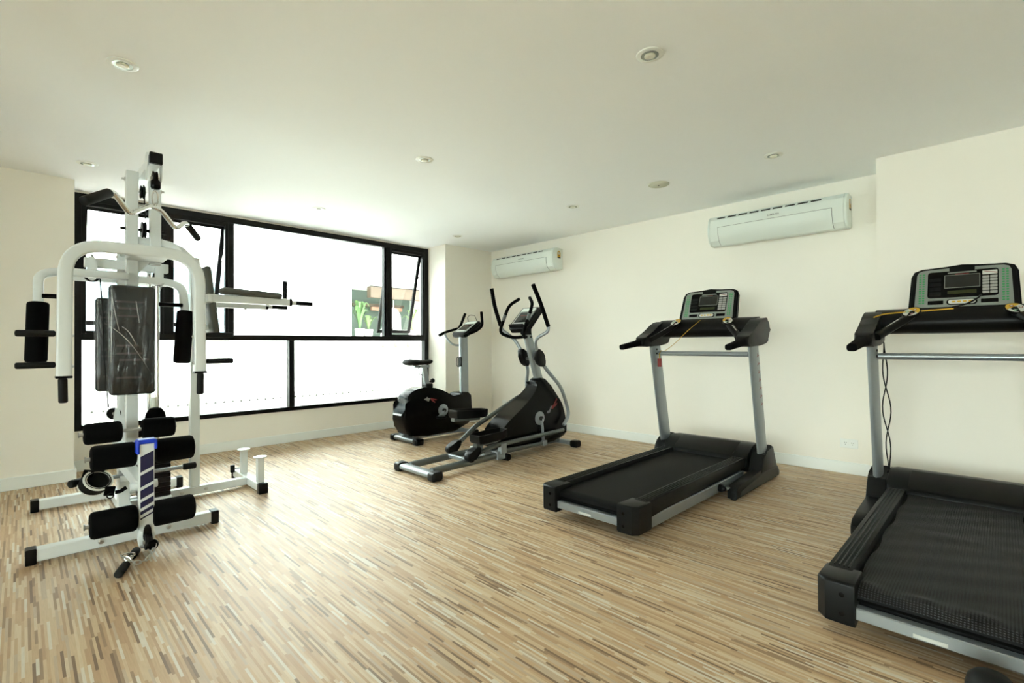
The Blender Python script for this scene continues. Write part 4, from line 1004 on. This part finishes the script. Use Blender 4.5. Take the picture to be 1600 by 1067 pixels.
# leg lever: white plate with slanted navy stripes and a blue top
lv = bx('leg_lever', (.436, .502, 3.205, 3.255, .105, .570), GW, gy, bev=.003)
pr('lever_foot', smooth_poly([(.436, .12), (.502, .12), (.506, .06), (.50, .02), (.44, .015), (.432, .06)], 1), 'y', 3.205, 3.255, GW, lv)
finish('lever_slot', prism(new(), smooth_poly([(.455, .14), (.487, .14), (.490, .05), (.45, .05)], 2), 'y', 3.198, 3.206), 'black_plastic', lv)
bx('lever_top', (.428, .512, 3.195, 3.262, .566, .590), 'blue_plastic', lv, bev=.006); bx('lever_top', (.424, .438, 3.197, 3.258, .515, .585), 'blue_plastic', lv, bev=.004); bx('lever_top', (.501, .514, 3.197, 3.258, .535, .585), 'blue_plastic', lv, bev=.004)
z = .512
for hgt in (.082, .062, .045, .031, .018, .008):
    finish('navy_stripe', prism(new(), [(.441, z - .012 - hgt), (.498, z + .016 - hgt), (.498, z + .016), (.441, z - .012)], 'y', 3.2035, 3.2052), 'navy_print', lv)
    z -= hgt + .017
drum('lever_pivot', (.41, 3.30, .33), (.53, 3.30, .33), .022, GW, gy, .003)
bx('lever_hanger', (.446, .492, 3.255, 3.345, .30, .36), GW, gy)
pulley('low_pulley', (.472, 3.185, .055), (1, 0, 0), .04, gy, w=.03)
drum('cable_ball', (.478, 3.14, .058), (.484, 3.10, .052), .026, 'black_gloss', gy, .016)
# knee-raise station at the side
bx('side_beam', (.50, 1.222, 4.105, 4.162, .016, .072), GW, gy, bev=.004)
vu = bx('station_upright', (.853, .912, 4.105, 4.163, .072, 1.72), GW, gy, bev=.004)
for xx in (.80, .95): finish('bolt', roll(new(), (xx, 4.105, .045), (xx, 4.09, .045), [(0, .013), (.003, .013), (.004, .008), (.009, .007)], 10), 'steel', gy)
sc = bx('step_base', (1.222, 1.28, 3.855, 4.46, .016, .072), GW, gy, bev=.004)
for a, b in ((3.825, 3.865), (4.45, 4.49)): bx('end_cap', (1.218, 1.284, a, b, 0, .076), 'black_plastic', sc, bev=.004)
for yy in (3.90, 4.28):
    sp_ = bx('step_post', (1.228, 1.274, yy - .023, yy + .023, .072, .253), GW, gy, bev=.003)
    drum('step_plate', (1.251, yy, .253), (1.251, yy, .262), .046, GW, sp_, .003, 24)
bx('rear_step_cap', (1.19, 1.222, 4.40, 4.42, .06, .12), 'black_plastic', gy)
bx('arm_yoke', (.905, .955, 3.86, 4.42, 1.388, 1.442), GW, gy, bev=.004); bx('yoke_plate', (.85, .915, 4.09, 4.18, 1.36, 1.46), GW, gy)
for yy in (3.885, 4.40):
    am = bx('station_arm', (.93, 1.455, yy - .026, yy + .026, 1.388, 1.440), GW, gy, bev=.004)
    bx('arm_cap', (1.452, 1.472, yy - .028, yy + .028, 1.386, 1.442), 'black_plastic', am)
    drum('hand_grip', (1.50, yy, 1.412), (1.635, yy - .004, 1.410), .0165, 'dark_rubber', am, .005); drum('grip_collar', (1.47, yy, 1.414), (1.505, yy, 1.412), .018, 'white_plastic', am, .002)
    if yy < 4: drum('hand_grip', (1.425, yy, 1.44), (1.425, yy, 1.575), .0165, 'dark_rubber', am, .006)
    else: drum('hand_grip', (1.425, yy, 1.44), (1.425, yy, 1.50), .0165, 'dark_rubber', am, .006)
    if yy < 4: bx('forearm_pad', (.985, 1.395, yy - .05, yy + .05, 1.441, 1.486), 'grey_vinyl', am, bev=.018, seg=3, rot=Matrix.Rotation(math.radians(2.2), 3, 'Y'))
    finish('arm_bolt', roll(new(), (1.3, yy, 1.388), (1.3, yy, 1.375), [(0, .012), (.005, .011), (.01, .006)], 10), 'steel', am)
pd = bx('station_pad', (.945, .99, 4.0, 4.27, 1.16, 1.655), 'grey_vinyl', gy, bev=.018, seg=3, rot=Matrix.Rotation(math.radians(-7), 3, 'Y'))
bar('pad_strut', [(.91, 4.134, 1.62), (.945, 4.134, 1.60)], .05, .05, GW, gy)
bar('pad_strut', [(.90, 4.134, 1.22), (.975, 4.134, 1.22)], .04, .04, GW, gy)

# ------------------------------------------------------------------ loose attachments of the gym
lb = thing('lat_bar', (.533, 3.37, 1.85), 'bent chrome pull-down bar with black grips hanging from the gym boom', 'lat bar')
lp = [(.297, 3.10, 1.833), (.318, 3.12, 1.850), (.399, 3.22, 1.774), (.501, 3.34, 1.862), (.564, 3.40, 1.858), (.649, 3.48, 1.779), (.704, 3.53, 1.838), (.732, 3.58, 1.830)]
rod = tube('bar_rod', fillet(lp, .03, 4), .0135, 'chrome', lb, n=14)
drum('bar_grip', (.305, 3.11, 1.84), (.200, 2.985, 1.750), .0225, 'dark_rubber', lb, .008); drum('bar_grip', (.728, 3.574, 1.832), (.808, 3.68, 1.775), .0205, 'dark_rubber', lb, .008)
finish('carabiner', sweep(new(), [(.531 + .013 * math.cos(a), 3.372, 1.918 + .042 * math.sin(a)) for a in [2 * math.pi * k / 16 for k in range(16)]], circ(.004, 6), (0, 1, 0), closed=True), 'chrome', lb)
finish('bar_eye', sweep(new(), [(.531, 3.372 + .012 * math.cos(a), 1.876 + .012 * math.sin(a)) for a in [2 * math.pi * k / 12 for k in range(12)]], circ(.004, 6), (1, 0, 0), closed=True), 'chrome', lb)
rw = thing('row_bar', (.52, 3.895, .27), 'straight silver bar with black end grips stowed low across the multi-gym', 'row bar')
tube('bar_rod', [(.22, 3.905, .272), (.815, 3.905, .270)], .0125, 'silver_paint', rw, n=12)
drum('bar_grip', (.197, 3.88, .272), (.262, 3.915, .272), .0235, 'dark_rubber', rw, .010); drum('bar_grip', (.765, 3.905, .270), (.845, 3.905, .270), .0215, 'dark_rubber', rw, .010)
bx('bar_cradle', (.432, .492, 3.888, 3.955, .235, .256), GW, gy); bx('bar_cradle', (.432, .492, 3.884, 3.890, .235, .275), GW, gy)
an = thing('ankle_strap', (.32, 3.87, .2), 'black padded ankle strap with grey edging looped over the stowed bar', 'ankle strap')
def band(nm, c, rx, ry, wdt, thk, m, par, tilt):
    R = Matrix.Rotation(tilt, 3, 'X') @ Matrix.Rotation(.35, 3, 'Y')
    pts = [Vector(c) + R @ Vector((rx * math.cos(a), ry * math.sin(a), 0)) for a in [2 * math.pi * k / 28 for k in range(28)]]
    return finish(nm, sweep(new(), pts, rrect(thk, wdt, thk * .4, 3), R @ Vector((0, 0, 1)), closed=True), m, par)
c = (.315, 3.87, .262)
cu_b = band('cuff', c, .066, .058, .072, .016, 'dark_rubber', an, .95)
R_ = Matrix.Rotation(.95, 3, 'X') @ Matrix.Rotation(.35, 3, 'Y')
for k in (-.033, .033): band('edging', Vector(c) + R_ @ Vector((0, 0, k)), .068, .060, .006, .017, 'white_plastic', an, .95)
bm = new(); ring = [bm.verts.new(Vector(c) + R_ @ Vector((.062 * math.cos(a), .055 * math.sin(a), .012 + .006 * math.sin(3 * a)))) for a in [2 * math.pi * k / 20 for k in range(20)]]
top_ = bm.verts.new(Vector(c) + R_ @ Vector((0, 0, .026)))
for k in range(20): bm.faces.new((ring[k], ring[(k + 1) % 20], top_))
bmesh.ops.solidify(bm, geom=bm.faces[:], thickness=.004)
finish('cuff_lining', bm, 'dark_rubber', an)
bx('strap', (.255, .305, 3.862, 3.872, .29, .345), 'black_foam', an, rot=Matrix.Rotation(.25, 3, 'Y')); bx('strap', (.35, .40, 3.80, 3.812, .185, .24), 'black_foam', an, rot=Matrix.Rotation(.2, 3, 'Y'))
finish('strap_ring', sweep(new(), [(.378 + .016 * math.cos(a), 3.80, .185 + .016 * math.sin(a)) for a in [2 * math.pi * k / 12 for k in range(12)]], circ(.0035, 6), (0, 1, 0), closed=True), 'black_plastic', an)
finish('strap_tail', sweep(new(), fillet([(.40, 3.80, .20), (.425, 3.80, .20), (.455, 3.80, .22)], .01, 3), rrect(.022, .006, .002), (0, 1, 0)), 'black_foam', an)
tube('strap_tongue', [(.34, 3.88, .325), (.40, 3.885, .365), (.45, 3.89, .372)], .012, 'black_foam', an)

ch = thing('chain_handle', (.37, 3.05, 0), 'short bar with black grips lying on the floor, chained to the gym', 'handle')
hb0, hb1 = Vector((.318, 2.915, .020)), Vector((.425, 3.20, .020)); dd = (hb1 - hb0)
tube('handle_rod', [hb0 + dd * .05, hb1 - dd * .05], .009, 'gym_cream', ch)
drum('hand_grip', hb0, hb0 + dd * .40, .019, 'dark_rubber', ch, .008); drum('hand_grip', hb0 + dd * .70, hb1, .019, 'dark_rubber', ch, .008)
def link(c, d, roll_, par):
    d = Vector(d).normalized(); s = d.cross(Vector((0, 0, 1))).normalized(); u = s.cross(d); w = s * math.cos(roll_) + u * math.sin(roll_); nrm = d.cross(w)
    pts = [Vector(c) + d * (.0165 * math.cos(a)) + w * (.0085 * math.sin(a)) for a in [2 * math.pi * k / 14 for k in range(14)]]
    finish('chain_link', sweep(new(), pts, circ(.0028, 6), nrm, closed=True), 'steel', par)
A = [Vector((.356, 3.07, .045)), Vector((.40, 3.03, .012)), Vector((.445, 3.04, .012)), Vector((.475, 3.08, .035)), Vector((.486, 3.098, .052))]
path = fillet(A, .05, 8); acc = 0; last = path[0]; nxt = 0; i_ = 0
for a, b in zip(path, path[1:]):
    seg = (b - a).length; pos = 0
    while acc + seg - pos >= .024 if False else (nxt <= acc + seg):
        f = (nxt - acc) / seg if seg else 0
        link(a.lerp(b, f), b - a, (i_ % 2) * math.pi / 2 + .4, ch); nxt += .0235; i_ += 1
    acc += seg
finish('carabiner', sweep(new(), [Vector((.375, 3.075, .046)) + Vector((.026 * math.cos(a), -.008 * math.cos(a), .010 * math.sin(a))) for a in [2 * math.pi * k / 14 for k in range(14)]], circ(.0035, 6), (0, 1, 0), closed=True), 'chrome', ch)
